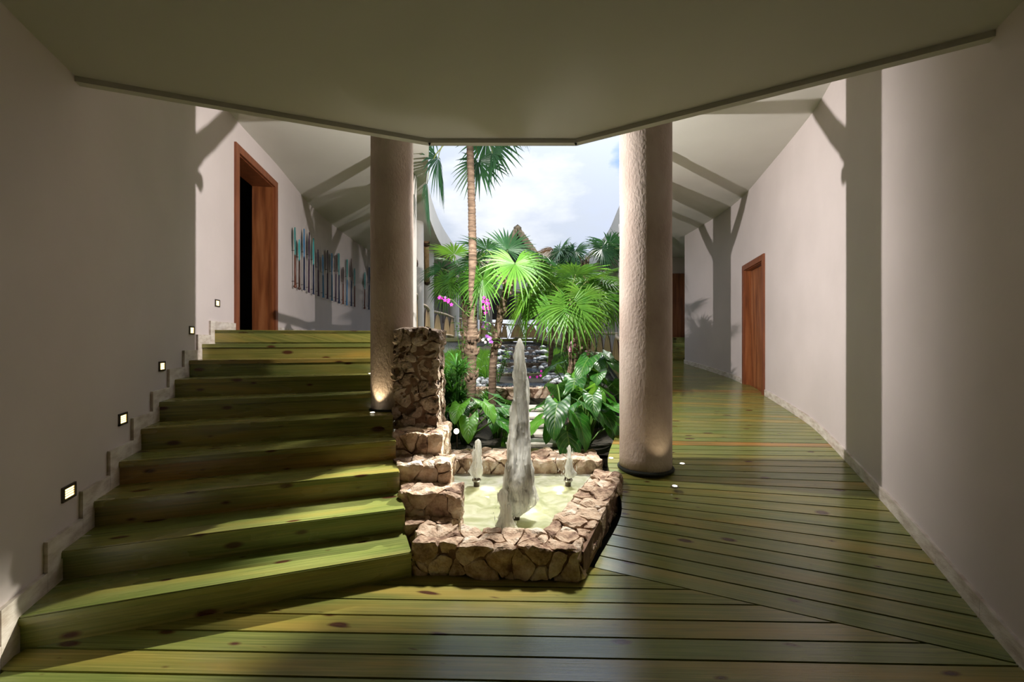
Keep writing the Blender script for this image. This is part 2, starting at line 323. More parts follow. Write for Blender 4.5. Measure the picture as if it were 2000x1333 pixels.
def pool_mat():
    m, t, p = mat_new('pool_water'); p.inputs['Base Color'].default_value = (.03, .05, .08, 1); p.inputs['Roughness'].default_value = .08
    tc = N(t, 'ShaderNodeTexCoord'); n = N(t, 'ShaderNodeTexNoise'); n.inputs['Scale'].default_value = 9; n.inputs['Detail'].default_value = 4; L(t, tc.outputs['Object'], n.inputs['Vector'])
    b = N(t, 'ShaderNodeBump'); b.inputs['Strength'].default_value = .5; b.inputs['Distance'].default_value = .02; L(t, n.outputs['Fac'], b.inputs['Height']); L(t, b.outputs[0], p.inputs['Normal']); return m
M['pool'] = pool_mat()
def fall_mat():
    m, t, p = mat_new('falling_water'); tc = N(t, 'ShaderNodeTexCoord'); mp = N(t, 'ShaderNodeMapping'); mp.inputs['Scale'].default_value = (14, 1, 1.5); L(t, tc.outputs['Object'], mp.inputs[0])
    n = N(t, 'ShaderNodeTexNoise'); n.inputs['Scale'].default_value = 1.5; n.inputs['Detail'].default_value = 5; L(t, mp.outputs[0], n.inputs['Vector'])
    r = ramp(t, [(.42, (.03, .04, .06)), (.62, (.55, .60, .66))]); L(t, n.outputs['Fac'], r.inputs[0]); L(t, r.outputs[0], p.inputs['Base Color']); p.inputs['Roughness'].default_value = .15; return m
M['fall'] = fall_mat()

# ------------------------------------------------------------------ plan of the place
RISE, EYE = .167, 1.537
UP = 10 * RISE            # level of the upper gallery
HC = 4.54                 # gallery ceiling
SL = 3.15                 # underside of the entrance soffit
xL = curve([(-3.6, -1.75), (0, -1.75), (1, -1.97), (1.8, -2.31), (2.14, -2.46), (2.78, -2.71), (3.44, -2.97), (4.13, -3.23), (4.83, -3.47), (5.2, -3.58), (5.9, -3.74), (7.3, -3.98), (10.2, -4.53), (14.4, -4.75), (18, -4.6), (22, -4.1), (24, -3.75), (28, -2.9)])
xR = curve([(-3.6, 1.80), (0, 1.80), (1, 2.02), (2.06, 2.42), (2.27, 2.51), (3.81, 3.19), (5.35, 3.82), (5.9, 4.0), (7.5, 4.42), (9.2, 4.82), (10.5, 4.93), (12.4, 4.92)])
xR2 = curve([(15.6, 4.85), (20, 4.5), (24, 3.9), (28, 3.1)])
opL = curve([(5.0, -1.0), (6.8, -1.30), (9.4, -1.86), (11.5, -2.09), (13.6, -2.21), (16, -2.2), (19, -2.1), (22.5, -1.6), (25, -.7), (26.4, .3)])
opR = curve([(5.0, 1.25), (6.5, 1.95), (9, 2.6), (11.8, 2.9), (14.6, 3.2), (17, 3.2), (20, 2.9), (23, 2.3), (25.2, 1.5), (26.4, .5)])
edL = curve([(5.76, -1.55), (7, -1.75), (9.4, -2.1), (11.5, -2.35), (14, -2.47), (17, -2.45), (20, -2.2), (23, -1.6), (25.3, -.6), (26.3, .2)])

def wall_strip(name, xf, side, ys, z0, z1, openings=(), thick=.3):
    cuts = set(round(y, 4) for y in ys)
    for a, b, _, _ in openings: cuts.add(a); cuts.add(b)
    ys = sorted(cuts); V = []; F = []
    for y0, y1 in zip(ys, ys[1:]):
        if y1 - y0 < 1e-4: continue
        ym = (y0 + y1) / 2; bands = [(z0, z1)]
        for a, b, c, d in openings:
            if a <= ym <= b: bands = [(z0, c), (d, z1)]
        for c, d in bands:
            if d - c < 1e-3: continue
            xa, xb = xf(y0), xf(y1); o = side * thick
            q = [(xa, y0), (xb, y1), (xb + o, y1), (xa + o, y0)]
            if side > 0: q = [q[0], q[3], q[2], q[1]]
            hexa(V, F, [(x, y, c) for x, y in q] + [(x, y, d) for x, y in q])
    return mk(name, V, F, M['wall'], kind='structure')

DL = (5.92, 7.28, UP - .05, 4.13)         # opening of the door by the stairs
DR = (7.76, 8.92, .30, 3.00)              # door off the ramp
wall_strip('wall_left', xL, -1, frange(-3.6, 27, .09), -.3, HC + .05, [DL])
wall_strip('wall_right', xR, 1, frange(-3.6, 12.4, .09), -.3, HC + .05, [DR])
wall_strip('wall_gallery', xR2, 1, frange(15.6, 27, .15), .4, HC + .05)
V = []; F = []
hexa(V, F, boxv(4.93, 6.6, 12.1, 12.4, .3, HC)); hexa(V, F, boxv(6.3, 6.6, 12.4, 15.9, .3, HC)); hexa(V, F, boxv(4.85, 6.6, 15.6, 15.9, .3, HC))
mk('wall_recess', V, F, M['wall'], kind='structure')
V = []; F = []; hexa(V, F, boxv(-2.2, 2.2, -3.8, -3.5, -.3, SL + .2)); mk('wall_back', V, F, M['wall'], kind='structure')

# gallery ceiling with the long oval opening
V = []; F = []
def slab_q(xa0, xa1, xb0, xb1, y0, y1, z0=HC, z1=HC + .64):
    q = [(xa0, y0), (xb0, y0), (xb1, y1), (xa1, y1)]
    hexa(V, F, [(x, y, z0) for x, y in q] + [(x, y, z1) for x, y in q])
for y0, y1 in zip(*(lambda a: (a, a[1:]))(frange(1.6, 5.0, .2))):
    slab_q(xL(y0) - .3, xL(y1) - .3, xR(y0) + .3, xR(y1) + .3, y0, y1)
for y0, y1 in zip(*(lambda a: (a, a[1:]))(frange(5.0, 26.4, .1))):
    slab_q(xL(y0) - .3, xL(y1) - .3, opL(y0), opL(y1), y0, y1)
    rr = (lambda y: xR(y) + .3 if y < 12 else (6.6 if y < 15.9 else xR2(y) + .3))
    slab_q(opR(y0), opR(y1), rr(y0 + .01), rr(y1 - .01), y0, y1)
for y0, y1 in zip(*(lambda a: (a, a[1:]))(frange(26.4, 28.6, .2))):
    slab_q(xL(y0) - .3, xL(y1) - .3, xR2(y0) + .3, xR2(y1) + .3, y0, y1)
mk('ceiling_gallery', V, F, M['ceil'], kind='structure')

# lower entrance soffit, a thick slab with canted front
P = [(-3.25, 2.416), (-.66, 3.48), (.51, 3.48), (3.2, 1.845), (3.2, -3.8), (-3.25, -3.8)]
V = [(x, y, SL) for x, y in P] + [(x, y, HC + .1) for x, y in P]; n = len(P)
F = [tuple(range(n)), tuple(reversed(range(n, 2 * n)))] + [(i, i + n, (i + 1) % n + n, (i + 1) % n) for i in range(n)]
mk('ceiling_soffit', V, F, M['slab'], kind='structure')
V = []; F = []
for (xa, ya), (xb, yb) in zip(P[:3], P[1:4]):
    d = Vector((xb - xa, yb - ya, 0)).normalized(); nn = Vector((-d.y, d.x, 0)); c = Vector(((xa + xb) / 2, (ya + yb) / 2, SL - .012)) + nn * .012
    hexa(V, F, obox(c, d, nn, (0, 0, 1), math.dist((xa, ya), (xb, yb)) / 2 + .01, .028, .022))
mk('trim_1', V, F, M['slab'], kind='structure')

# ------------------------------------------------------------------ boards
def board(name, a0, a1, b1, b0, th, mat, parent, label=None):
    """a0->a1 front edge, b0->b1 back edge (top corners)"""
    a0, a1, b0, b1 = map(Vector, (a0, a1, b0, b1)); dz = Vector((0, 0, th))
    V = [a0 - dz, a1 - dz, b1 - dz, b0 - dz, a0, a1, b1, b0]
    ln = (a1 - a0).length; wd = (b0 - a0).length; u0 = random.uniform(0, 60); v0 = random.uniform(0, 60)
    UV = {}
    me_uv = []
    idx = {0: (0, -th), 1: (ln, -th), 2: (ln, wd + th), 3: (0, wd + th), 4: (0, 0), 5: (ln, 0), 6: (ln, wd), 7: (0, wd)}
    for f in HEXF:
        for i in f: me_uv.append((u0 + idx[i][0], v0 + idx[i][1]))
    return mk(name, V, HEXF, mat, parent, uv=me_uv)

fl_v = []; fl_f = []; hexa(fl_v, fl_f, boxv(-3.2, 3.2, -3.8, 3.1, -.2, -.028)); hexa(fl_v, fl_f, boxv(-3.2, 4.2, 3.0, 5.5, -.2, -.03))
floor = mk('floor', fl_v, fl_f, M['under'], kind='structure')
SLOPE = -.026; PITCH = .1505; G = .0065
fA, fB = Vector((.555, 2.95)), Vector((2.42, 2.06))
def cut_x(yc):     # where the line y = yc + SLOPE x meets the fold of the ramp
    s = (fB.y - fA.y) / (fB.x - fA.x)
    return (yc - fA.y + s * fA.x) / (s - SLOPE)
y = 3.02
while y > -1.6:
    y0, y1 = y - PITCH + G, y - G
    def endx(yc):
        c = cut_x(yc)
        return c if c < 2.42 else xR(yc + SLOPE * 2) + .05
    xl = max(-3.0, xL(y0) - .04)
    e0, e1 = max(.2, endx(y0) - .004), max(.2, endx(y1) - .004)
    board('board', (xl, y0 + SLOPE * xl, 0), (e0, y0 + SLOPE * e0, 0), (e1, y1 + SLOPE * e1, 0), (xl, y1 + SLOPE * xl, 0), .027, M['deck'], floor)
    y -= PITCH
# ramp
ST = [((.555, 2.95), (2.47, 2.04), 0), ((.93, 3.68), (2.86, 2.93), .115), ((1.0, 4.55), (3.50, 4.39), .27), ((1.28, 5.4), (3.82, 5.2), .36), ((1.58, 6.3), (4.05, 5.95), .44),
      ((2.05, 8.0), (4.5, 7.7), .58), ((2.33, 9.3), (4.86, 9.1), .66), ((2.72, 12.3), (5.0, 12.4), .90)]
arc = [0]
for a, b in zip(ST, ST[1:]):
    arc.append(arc[-1] + (math.dist(a[0], b[0]) + math.dist(a[1], b[1])) / 2)
fin = [curve([(s, t[0][k]) for s, t in zip(arc, ST)]) for k in (0, 1)]
fou = [curve([(s, t[1][k]) for s, t in zip(arc, ST)]) for k in (0, 1)]
fz = curve([(s, t[2]) for s, t in zip(arc, ST)])
nb = int(arc[-1] / .150); pw_ = arc[-1] / nb
rv = []; rf = []
for y0, y1 in zip(arc, arc[1:]):
    for i in range(4):
        s0, s1 = y0 + (y1 - y0) * i / 4, y0 + (y1 - y0) * (i + 1) / 4
        q = [(fin[0](s0), fin[1](s0), fz(s0)), (fou[0](s0), fou[1](s0), fz(s0)), (fou[0](s1), fou[1](s1), fz(s1)), (fin[0](s1), fin[1](s1), fz(s1))]
        hexa(rv, rf, [(x, yy, z - .12) for x, yy, z in q] + [(x, yy, z - .028) for x, yy, z in q])
ramp_o = mk('floor_ramp', rv, rf, M['under'], kind='structure')
for i in range(nb):
    s0, s1 = i * pw_ + G, (i + 1) * pw_ - G
    board('board', (fin[0](s0), fin[1](s0), fz(s0)), (fou[0](s0), fou[1](s0), fz(s0)), (fou[0](s1), fou[1](s1), fz(s1)), (fin[0](s1), fin[1](s1), fz(s1)), .027, M['deck'], ramp_o)
# far right walkway, level then rising to the far gallery
WR = [((2.72, 12.3), (6.3, 12.4), .90), ((2.9, 14), (6.3, 14.3), .93), ((2.95, 16), (4.9, 16.2), .97), ((2.85, 18.5), (4.7, 19), 1.05), ((2.6, 21), (4.4, 21.5), 1.25), ((2.0, 23.5), (4.0, 24.3), 1.5), ((1.2, 25.4), (3.6, 26.6), UP)]
rv = []; rf = []
for (a, b, z), (c, d, z2) in zip(WR, WR[1:]):
    hexa(rv, rf, [(a[0], a[1], z - .16), (b[0], b[1], z - .16), (d[0], d[1], z2 - .16), (c[0], c[1], z2 - .16), (a[0], a[1], z), (b[0], b[1], z), (d[0], d[1], z2), (c[0], c[1], z2)])
mk('floor_walkway', rv, rf, M['deck'], uv=[(v[1] * .9, v[0]) for v in rv], kind='structure')

# upper gallery floor on the stair side and around the far end
L10, R10 = (-3.60, 5.20), (-1.55, 5.74)
rv = []; rf = []
def dq(q, z1=UP, th=.15): hexa(rv, rf, [(x, y, z1 - th) for x, y in q] + [(x, y, z1) for x, y in q])
dq([L10, R10, (edL(6.0), 6.0), (xL(6.0) - .02, 6.0)])
for y0, y1 in zip(*(lambda a: (a, a[1:]))(frange(6.0, 26.3, .25))):
    dq([(xL(y0) - .02, y0), (edL(y0), y0), (edL(y1), y1), (xL(y1) - .02, y1)])
dq([(-3.4, 26.3), (3.6, 26.3), (3.4, 40), (-3.2, 40)])
dq([(.2, 26.3), (-.1, 25.9), (1.2, 25.4), (3.6, 26.3)])
mk('floor_upper', rv, rf, M['deck'], uv=[(v[0], v[1] * 1.0 + v[2]) for v in rv], kind='structure')

# ------------------------------------------------------------------ staircase
NL = [(-2.47, 2.14), (-2.61, 2.47), (-2.73, 2.79), (-2.85, 3.11), (-2.99, 3.45), (-3.12, 3.79), (-3.24, 4.13), (-3.36, 4.48), (-3.48, 4.83), (-3.60, 5.20), (-3.66, 5.5)]
NR = [(-.65, 2.82), (-.765, 3.12), (-.89, 3.45), (-1.01, 3.79), (-1.13, 4.13), (-1.25, 4.46), (-1.36, 4.78), (-1.45, 5.10), (-1.50, 5.42), (-1.55, 5.74), (-1.6, 6.1)]
stair = thing('staircase', (-2, 2.4, 0), 'wide green-stained timber staircase of ten steps rising along the white plaster wall', 'staircase')
for k in range(1, 11):
    l0, r0, l1, r1 = Vector((*NL[k - 1], 0)), Vector((*NR[k - 1], 0)), Vector((*NL[k], 0)), Vector((*NR[k], 0))
    ext = (l0 - r0).normalized() * .03; l0 += ext; l1 += ext
    back = ((l1 - l0) + (r1 - r0)).normalized()
    z = k * RISE; Z = Vector((0, 0, 1))
    o = .014
    a0, a1 = l0 + Z * z, r0 + Z * z
    b0, b1 = l1 + back * .03 + Z * z, r1 + back * .03 + Z * z
    t_ = board('tread', a0, a1, b1, b0, .040, M['step'], stair)
    bm = bmesh.new(); bm.from_mesh(t_.data)
    ed = [e for e in bm.edges if all(v.co.z > z - .001 - stair.location.z for v in e.verts)]
    bmesh.ops.bevel(bm, geom=ed, offset=.006, segments=2, affect='EDGES'); bm.to_mesh(t_.data); bm.free()
    zb = (k - 1) * RISE - .01; zt = z - .042
    c = [l0 + back * o, r0 + back * o, r1 + back * .03, l1 + back * .03]
    VV = [p + Z * zb for p in c] + [p + Z * zt for p in c]
    ln = (r0 - l0).length; u0, v0 = random.uniform(0, 60), random.uniform(0, 60)
    uvs = []
    for f in HEXF:
        for i in f:
            uvs.append((u0 + (ln if i % 4 in (1, 2) else 0) + (.3 if i % 4 > 1 else 0) * 0, v0 + (.0 if i < 4 else zt - zb) + (.33 if i % 4 > 1 else 0)))
    mk('riser', VV, HEXF, M['step'], stair, uv=uvs)

# stepped skirting of travertine beside the stairs
bl_root = thing('baseboard_left', (-2.5, 2, 0), None, None, kind='structure')
def wall_pt(y, off=0): return Vector((xL(y) + off, y, 0))
def strip_box(y0, y1, z0, z1, xf, side, th, parent, name='skirting_tile'):
    V = []; F = []; ys = frange(y0, y1, .12)
    for a, b in zip(ys, ys[1:]):
        xa, xb = xf(a), xf(b); q = [(xa + .02 * side, a), (xa - side * th, a), (xb - side * th, b), (xb + .02 * side, b)]
        hexa(V, F, [(x, y, z0) for x, y in q] + [(x, y, z1) for x, y in q])
    return mk(name, V, F, M['trav'], parent)
for k in range(0, 11):
    ya = (NL[k - 1][1] - .10) if k else 1.2
    yb = NL[k][1] - .10 if k < 10 else 5.86
    if k == 10: ya = NL[9][1] - .10
    strip_box(ya, yb - .002, max(-.02, (k - 1) * RISE - .05), k * RISE + .105, xL, -1, .024, bl_root)
y = 7.42
while y < 26:
    strip_box(y, y + .6, UP - .02, UP + .1, xL, -1, .018, bl_root); y += .603
br_root = thing('baseboard_right', (2.5, 2, 0), None, None, kind='structure')
zo = curve(sorted([(t[1][1], t[2]) for t in ST]))
y = 1.0
while y < 12.2:
    y1 = min(y + .45, 12.4)
    if DR[0] - .5 < y < DR[1] + .06 and y + .45 > DR[0] - .06:
        if y < DR[0] - .1:
            y1 = DR[0] - .1
        else:
            y = DR[1] + .1; continue
    V = []; F = []; ys = frange(y, y1 - .002, .15)
    for a, b in zip(ys, ys[1:]):
        za, zb = max(0, zo(a)), max(0, zo(b))
        q = [(xR(a) - .022, a, za), (xR(a) + .02, a, za), (xR(b) + .02, b, zb), (xR(b) - .022, b, zb)]
        hexa(V, F, [(x, yy, z - .03) for x, yy, z in q] + [(x, yy, z + .105) for x, yy, z in q])
    mk('skirting_tile', V, F, M['trav'], br_root); y = y1

# ------------------------------------------------------------------ doors
def on_wall(xf, y, side):
    t = Vector((xf(y + .05) - xf(y - .05), .1, 0)).normalized(); n = Vector((t.y, -t.x, 0)) * (-side)
    return Vector((xf(y), y, 0)), t, n        # n points into the corridor
def door(name, xf, side, op, zb, leaf_open, reveal=.33):
    root = thing(name, (xf(op[0]), op[0], zb), None, None, kind='structure')
    a, b = Vector((xf(op[0]), op[0], 0)), Vector((xf(op[1]), op[1], 0)); t = (b - a).normalized(); n = Vector((t.y, -t.x, 0)) * (-side); wd = (b - a).length
    zt = op[3]; Z = Vector((0, 0, 1))
    def bx(nm, s0, s1, d0, d1, z0, z1, mat, par=root):
        V = []; F = []; c = a + t * (s0 + s1) / 2 + n * (d0 + d1) / 2 + Z * (z0 + z1) / 2
        hexa(V, F, obox(c, t, n, Z, abs(s1 - s0) / 2, abs(d1 - d0) / 2, abs(z1 - z0) / 2)); return mk(nm, V, F, mat, par)
    # casing on the wall face, then lining of the reveal
    bx('casing', -.085, .02, -.01, .03, zb, zt + .085, M['doorf']); bx('casing', wd - .02, wd + .085, -.01, .03, zb, zt + .085, M['doorf']); bx('casing', .02, wd - .02, -.01, .03, zt - .02, zt + .085, M['doorf'])
    bx('jamb', -.01, .03, -reveal, -.01, zb, zt, M['doorf']); bx('jamb', wd - .03, wd + .01, -reveal, -.01, zb, zt, M['door']); bx('lintel', .03, wd - .03, -reveal, -.01, zt - .03, zt, M['doorf'])
    if leaf_open:
        lf = bx('leaf', .035, .08, -reveal - .95, -reveal - .01, zb + .01, zt - .04, M['door'])
        bx('stile', .08, .095, -reveal - .12, -reveal - .02, zb + .02, zt - .05, M['doorf'], lf)
        bx('handle', .08, .15, -reveal - .90, -reveal - .87, zb + 1.0, zb + 1.04, M['bronze'], lf)
    else:
        lf = bx('leaf', .035, wd - .035, -reveal * .55 - .045, -reveal * .55, zb + .01, zt - .04, M['door'])
        bx('handle', .12, .15, -reveal * .55, -reveal * .55 + .05, zb + .98, zb + 1.14, M['bronze'], lf)
    return root
door('door_1', xL, -1, DL, UP, True)
V = []; F = []   # room behind the open door, its gloom put into the wall colour
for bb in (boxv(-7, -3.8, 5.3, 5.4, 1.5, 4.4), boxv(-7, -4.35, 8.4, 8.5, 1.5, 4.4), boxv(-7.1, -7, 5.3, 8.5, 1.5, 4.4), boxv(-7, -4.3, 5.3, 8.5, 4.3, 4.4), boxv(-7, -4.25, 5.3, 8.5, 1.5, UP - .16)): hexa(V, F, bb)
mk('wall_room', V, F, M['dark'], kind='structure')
door('door_2', xR, 1, DR, .555, False, .2)
# door at the back of the recess up a few steps
dr3 = thing('door_3', (5.75, 15.6, UP), None, None, kind='structure')
V = []; F = []; hexa(V, F, boxv(5.42, 6.25, 15.54, 15.6, UP, 3.95)); lf = mk('leaf', V, F, M['door'], dr3)
V = []; F = []; hexa(V, F, boxv(5.34, 5.42, 15.52, 15.6, UP, 4.0)); mk('jamb', V, F, M['doorf'], dr3)
st2 = thing('recess_steps', (5.6, 13.6, .92), 'short flight of green steps in the shaded recess beyond the ramp door', 'staircase')
for k in range(4):
    V = []; F = []; hexa(V, F, boxv(4.95, 6.3, 13.6 + k * .3, 15.55, .9 + k * .19, .9 + (k + 1) * .19)); mk('step', V, F, M['step'], st2, uv=[(v[0], v[1] + v[2]) for v in V])

# ------------------------------------------------------------------ columns
def rounded_col(c, r, z0, z1, flare=.0):
    V = []; F = []; prof = []
    for z in frange(z0, z1, .12):
        k = 1 + flare * math.exp(-(z - z0) / .15) + .012 * noise.noise(Vector((c[0] * 3, c[1], z * 1.3)))
        prof.append((r * k, z))
    lathe(V, F, (c[0], c[1], 0), prof, 40); return V, F
def column(c, r, z0, z1, label, mat, struts=(), flare=0, ring=True):
    root = thing('column', (c[0], c[1], z0), label, 'column')
    V, F = rounded_col(c, r, z0, z1, flare); mk('shaft', V, F, mat, root, smooth=True)
    if ring:
        V = []; F = []; lathe(V, F, (c[0], c[1], z0), [(r + .02, -.01), (r + .022, .006), (r + .012, .018), (r * .9, .018)], 40); mk('base_ring', V, F, M['under'], root)
    for d in struts:
        d = Vector((d[0], d[1], 0)).normalized(); a = Vector((c[0], c[1], 3.42)) + d * (r - .05); b = Vector((c[0], c[1], HC)) + d * 1.30
        m = (a + b) / 2 + Vector((0, 0, -.06)) + d * .03
        pts = [a, a.lerp(m, .5) + Vector((0, 0, -.02)), m, m.lerp(b, .5), b + (b - m).normalized() * .02]
        V = []; F = []; tube(V, F, pts, [.085, .08, .078, .08, .085], 12); s = mk('strut', V, F, M['log'], root, smooth=True)
        for p, q in ((a, m), (b, m)):
            V = []; F = []; dd = (q - p).normalized(); tube(V, F, [p + dd * .01, p + dd * .13], .098, 12); mk('collar', V, F, M['collar'], s, smooth=True)
    return root
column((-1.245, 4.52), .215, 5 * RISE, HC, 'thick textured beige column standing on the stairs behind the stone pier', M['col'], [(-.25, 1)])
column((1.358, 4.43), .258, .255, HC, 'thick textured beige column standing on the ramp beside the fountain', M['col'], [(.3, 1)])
for (c, lab, d) in [((-1.95, 7.9), 'pale gallery column hidden behind the stair column', (-.2, 1)), ((-2.45, 11.0), 'pale gallery column showing as a sliver behind the stair column', (-.12, 1)),
                    ((-2.80, 14.4), 'white gallery column with a log strut beside the upper balustrade', (-.17, 1)), ((-2.52, 19.0), 'slim far white column with flared foot behind the hanging palm fronds', (.2, 1)), ((-2.0, 23.2), 'small distant white column at the far end of the paddle gallery', (.4, 1))]:
    column(c, .215, UP, HC, lab, M['colw'], [d, (-d[0], -d[1])], .5 if c[1] > 18 else 0, False)
for (c, z0, lab, d) in [((2.62, 8.15), .62, 'pale ramp column hidden behind the fountain-side column', (.2, 1)), ((2.96, 11.2), .82, 'pale ramp column showing as a white edge past the fountain-side column', (.15, 1)),
                        ((3.55, 18.0), 1.0, 'white column rising beside the arched balustrade behind the palms', (-.1, 1)), ((2.7, 23.4), 1.45, 'distant white column at the bend of the far walkway', (-.4, 1))]:
    column(c, .215, z0, HC, lab, M['colw'], [d, (-d[0], -d[1])], 0, False)
for c, lab in [((-1.45, 27.6), 'far terrace column left of the cascade'), ((.40, 27.6), 'far terrace column straight behind the tall water jet'), ((1.75, 27.6), 'far terrace column just right of the tall water jet')]:
    column(c, .2, UP, HC, lab, M['colw'], [], .3, False)

# ------------------------------------------------------------------ stonework: volumes broken into separate rough stones
def rough_stones(parent, corners, n, mat, seed, gap=.008, res=.028, amp=.010, pits=0, warp=.030, core=.022, name='stone', aniso=1.0):
    """corners: 8 points of a convex block; n seed points; every cell becomes one stone"""
    rnd = random.Random(seed); cs = [Vector(c) for c in corners]
    ctr = sum(cs, Vector()) / 8
    base = bmesh.new(); vs = [base.verts.new(c) for c in cs]
    for f in HEXF: base.faces.new([vs[i] for i in f])
    bmesh.ops.recalc_face_normals(base, faces=base.faces)
    def tri(u, v, w):
        a = cs[0].lerp(cs[1], u); b = cs[3].lerp(cs[2], u); c = cs[4].lerp(cs[5], u); d = cs[7].lerp(cs[6], u)
        return a.lerp(b, v).lerp(c.lerp(d, v), w)
    seeds = []; best = None
    for _ in range(n):
        cand = [tri(rnd.random(), rnd.random(), rnd.random()) for _ in range(4)]
        if seeds: seeds.append(max(cand, key=lambda c: min((c - s).length for s in seeds) * rnd.uniform(.75, 1)))
        else: seeds.append(cand[0])
    out = []
    for i, s in enumerate(seeds):
        bm = base.copy()
        near = sorted((x for x in seeds if x is not s), key=lambda x: (x - s).length)[:26]
        for q in near:
            d = (q - s); nn = d.normalized(); co = (s + q) / 2 - nn * gap / 2
            if all((v.co - co).dot(nn) <= 0 for v in bm.verts): continue
            r = bmesh.ops.bisect_plane(bm, geom=bm.verts[:] + bm.edges[:] + bm.faces[:], plane_co=co, plane_no=nn, clear_outer=True, dist=1e-5)
            ed = [e for e in r['geom_cut'] if isinstance(e, bmesh.types.BMEdge)]
            if ed:
                try: bmesh.ops.edgeloop_fill(bm, edges=ed)
                except Exception: bmesh.ops.holes_fill(bm, edges=ed)
            if not bm.verts: break
        if len(bm.faces) < 4: bm.free(); continue
        for _ in range(5):
            lg = [e for e in bm.edges if e.calc_length() > res * 1.7]
            if not lg: break
            bmesh.ops.subdivide_edges(bm, edges=lg, cuts=1); bmesh.ops.triangulate(bm, faces=[f for f in bm.faces if len(f.verts) > 3])
        bmesh.ops.remove_doubles(bm, verts=bm.verts, dist=.002)
        bmesh.ops.smooth_vert(bm, verts=bm.verts, factor=.5, use_axis_x=True, use_axis_y=True, use_axis_z=True)
        bm.normal_update(); off = Vector((rnd.uniform(0, 50),) * 3); push = rnd.uniform(-.004, .010)
        holes = []
        if pits:
            vv = list(bm.verts); ext = [v for v in vv if v.normal.y < -.5]
            for _ in range(pits):
                if ext: holes.append((rnd.choice(ext).co.copy(), rnd.uniform(.014, .04)))
        for v in bm.verts:
            p = v.co.copy(); v.co = p + warp * noise.noise_vector(p * 7) + warp * .5 * noise.noise_vector(p * 17); q = p * 14 + off
            d = amp * (noise.noise(q) + .5 * noise.noise(q * 2.3)) + push
            v.co += v.normal * d
            for hc, hr in holes:
                ll = (p - hc).length
                if ll < hr: v.co += Vector((0, 1, 0)) * (hr * 2.2) * (1 - (ll / hr) ** 2)
        me = bpy.data.meshes.new(name); o0 = origin(parent)
        for v in bm.verts: v.co -= o0
        bm.to_mesh(me); bm.free(); me.materials.append(mat)
        ob = bpy.data.objects.new(name, me); COL.objects.link(ob); ob.parent = parent; out.append(ob)
    base.free()
    if core:
        cv = []
        for c in cs:
            dlt = ctr - c; cv.append(c + Vector(tuple(math.copysign(min(abs(x), core), x) for x in dlt)))
        mk('mortar_core', cv, HEXF, M['mortar'], parent)
    return out
def prism(q, z0, z1):
    z1 = z1 if isinstance(z1, (list, tuple)) else [z1] * 4
    return [(x, y, z0) for x, y in q] + [(q[i][0], q[i][1], z1[i]) for i in range(4)]

fount = thing('fountain_basin', (0, 3.9, 0), 'low rough coral-stone fountain basin with stepped stone pier rising beside the stairs', 'fountain')
def wallpart(name): 
    V = []; p = bpy.data.objects.new(name, None); COL.objects.link(p); p.parent = fount; ORG[p.name] = ORG[fount.name]; return p
wp = wallpart('front_wall')
rough_stones(wp, prism([(-.66, 2.85), (.43, 2.755), (.21, 3.05), (-.66, 3.14)], 0, .21), 50, M['coral'], 3, res=.026, amp=.012)
wp = wallpart('side_wall')
rough_stones(wp, prism([(.435, 2.755), (1.06, 4.13), (.83, 4.27), (.215, 3.055)], 0, [.21, .285, .285, .21]), 62, M['coral'], 5, res=.028, amp=.013)
wp = wallpart('rear_wall')
rough_stones(wp, prism([(-.72, 4.83), (1.0, 4.83), (1.0, 5.32), (-.72, 5.32)], 0, .22), 60, M['coral'], 8, res=.032, amp=.013)
wp = wallpart('pier')
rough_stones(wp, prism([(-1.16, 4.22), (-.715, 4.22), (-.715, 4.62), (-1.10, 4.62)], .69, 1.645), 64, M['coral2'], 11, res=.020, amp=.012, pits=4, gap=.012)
wp = wallpart('step_block'); rough_stones(wp, prism([(-1.06, 3.90), (-.615, 3.90), (-.64, 4.50), (-1.13, 4.50)], .0, .70), 30, M['coral'], 12, amp=.011)
wp = wallpart('step_block'); rough_stones(wp, prism([(-.94, 3.57), (-.50, 3.57), (-.52, 3.90), (-1.05, 3.90)], .0, .525), 22, M['coral'], 13, amp=.011)
wp = wallpart('step_block'); rough_stones(wp, prism([(-.83, 3.27), (-.385, 3.27), (-.40, 3.57), (-.93, 3.57)], .0, .385), 20, M['coral'], 14, amp=.011)
wp = wallpart('step_block'); rough_stones(wp, prism([(-.76, 3.10), (-.43, 3.12), (-.43, 3.28), (-.82, 3.28)], .0, .215), 7, M['coral'], 15, amp=.011)
V = []; F = []; hexa(V, F, prism([(-.6, 3.0), (.28, 3.0), (.90, 4.9), (-.7, 4.9)], -.02, .004)); mk('basin_floor', V, F, M['basin'], fount)
# water surface
V = []; F = []; nx, ny = 60, 70
for j in range(ny + 1):
    yy = 3.02 + (4.88 - 3.02) * j / ny; x0 = -.44 - .14 * max(0, yy - 3.3); x1 = min(.95, .30 + (yy - 3.02) * .49)
    for i in range(nx + 1):
        x = x0 + (x1 - x0) * i / nx; q = Vector((x * 7, yy * 7, 1.3))
        V.append((x, yy, .062 + .012 * noise.noise(q) + .008 * noise.noise(q * 2.7)))
for j in range(ny):
    for i in range(nx): a = j * (nx + 1) + i; F.append((a, a + 1, a + nx + 2, a + nx + 1))
tag(mk('fountain_water', V, F, M['foam'], smooth=True), 'pale foaming greenish water filling the stone fountain basin', 'water', kind='stuff')

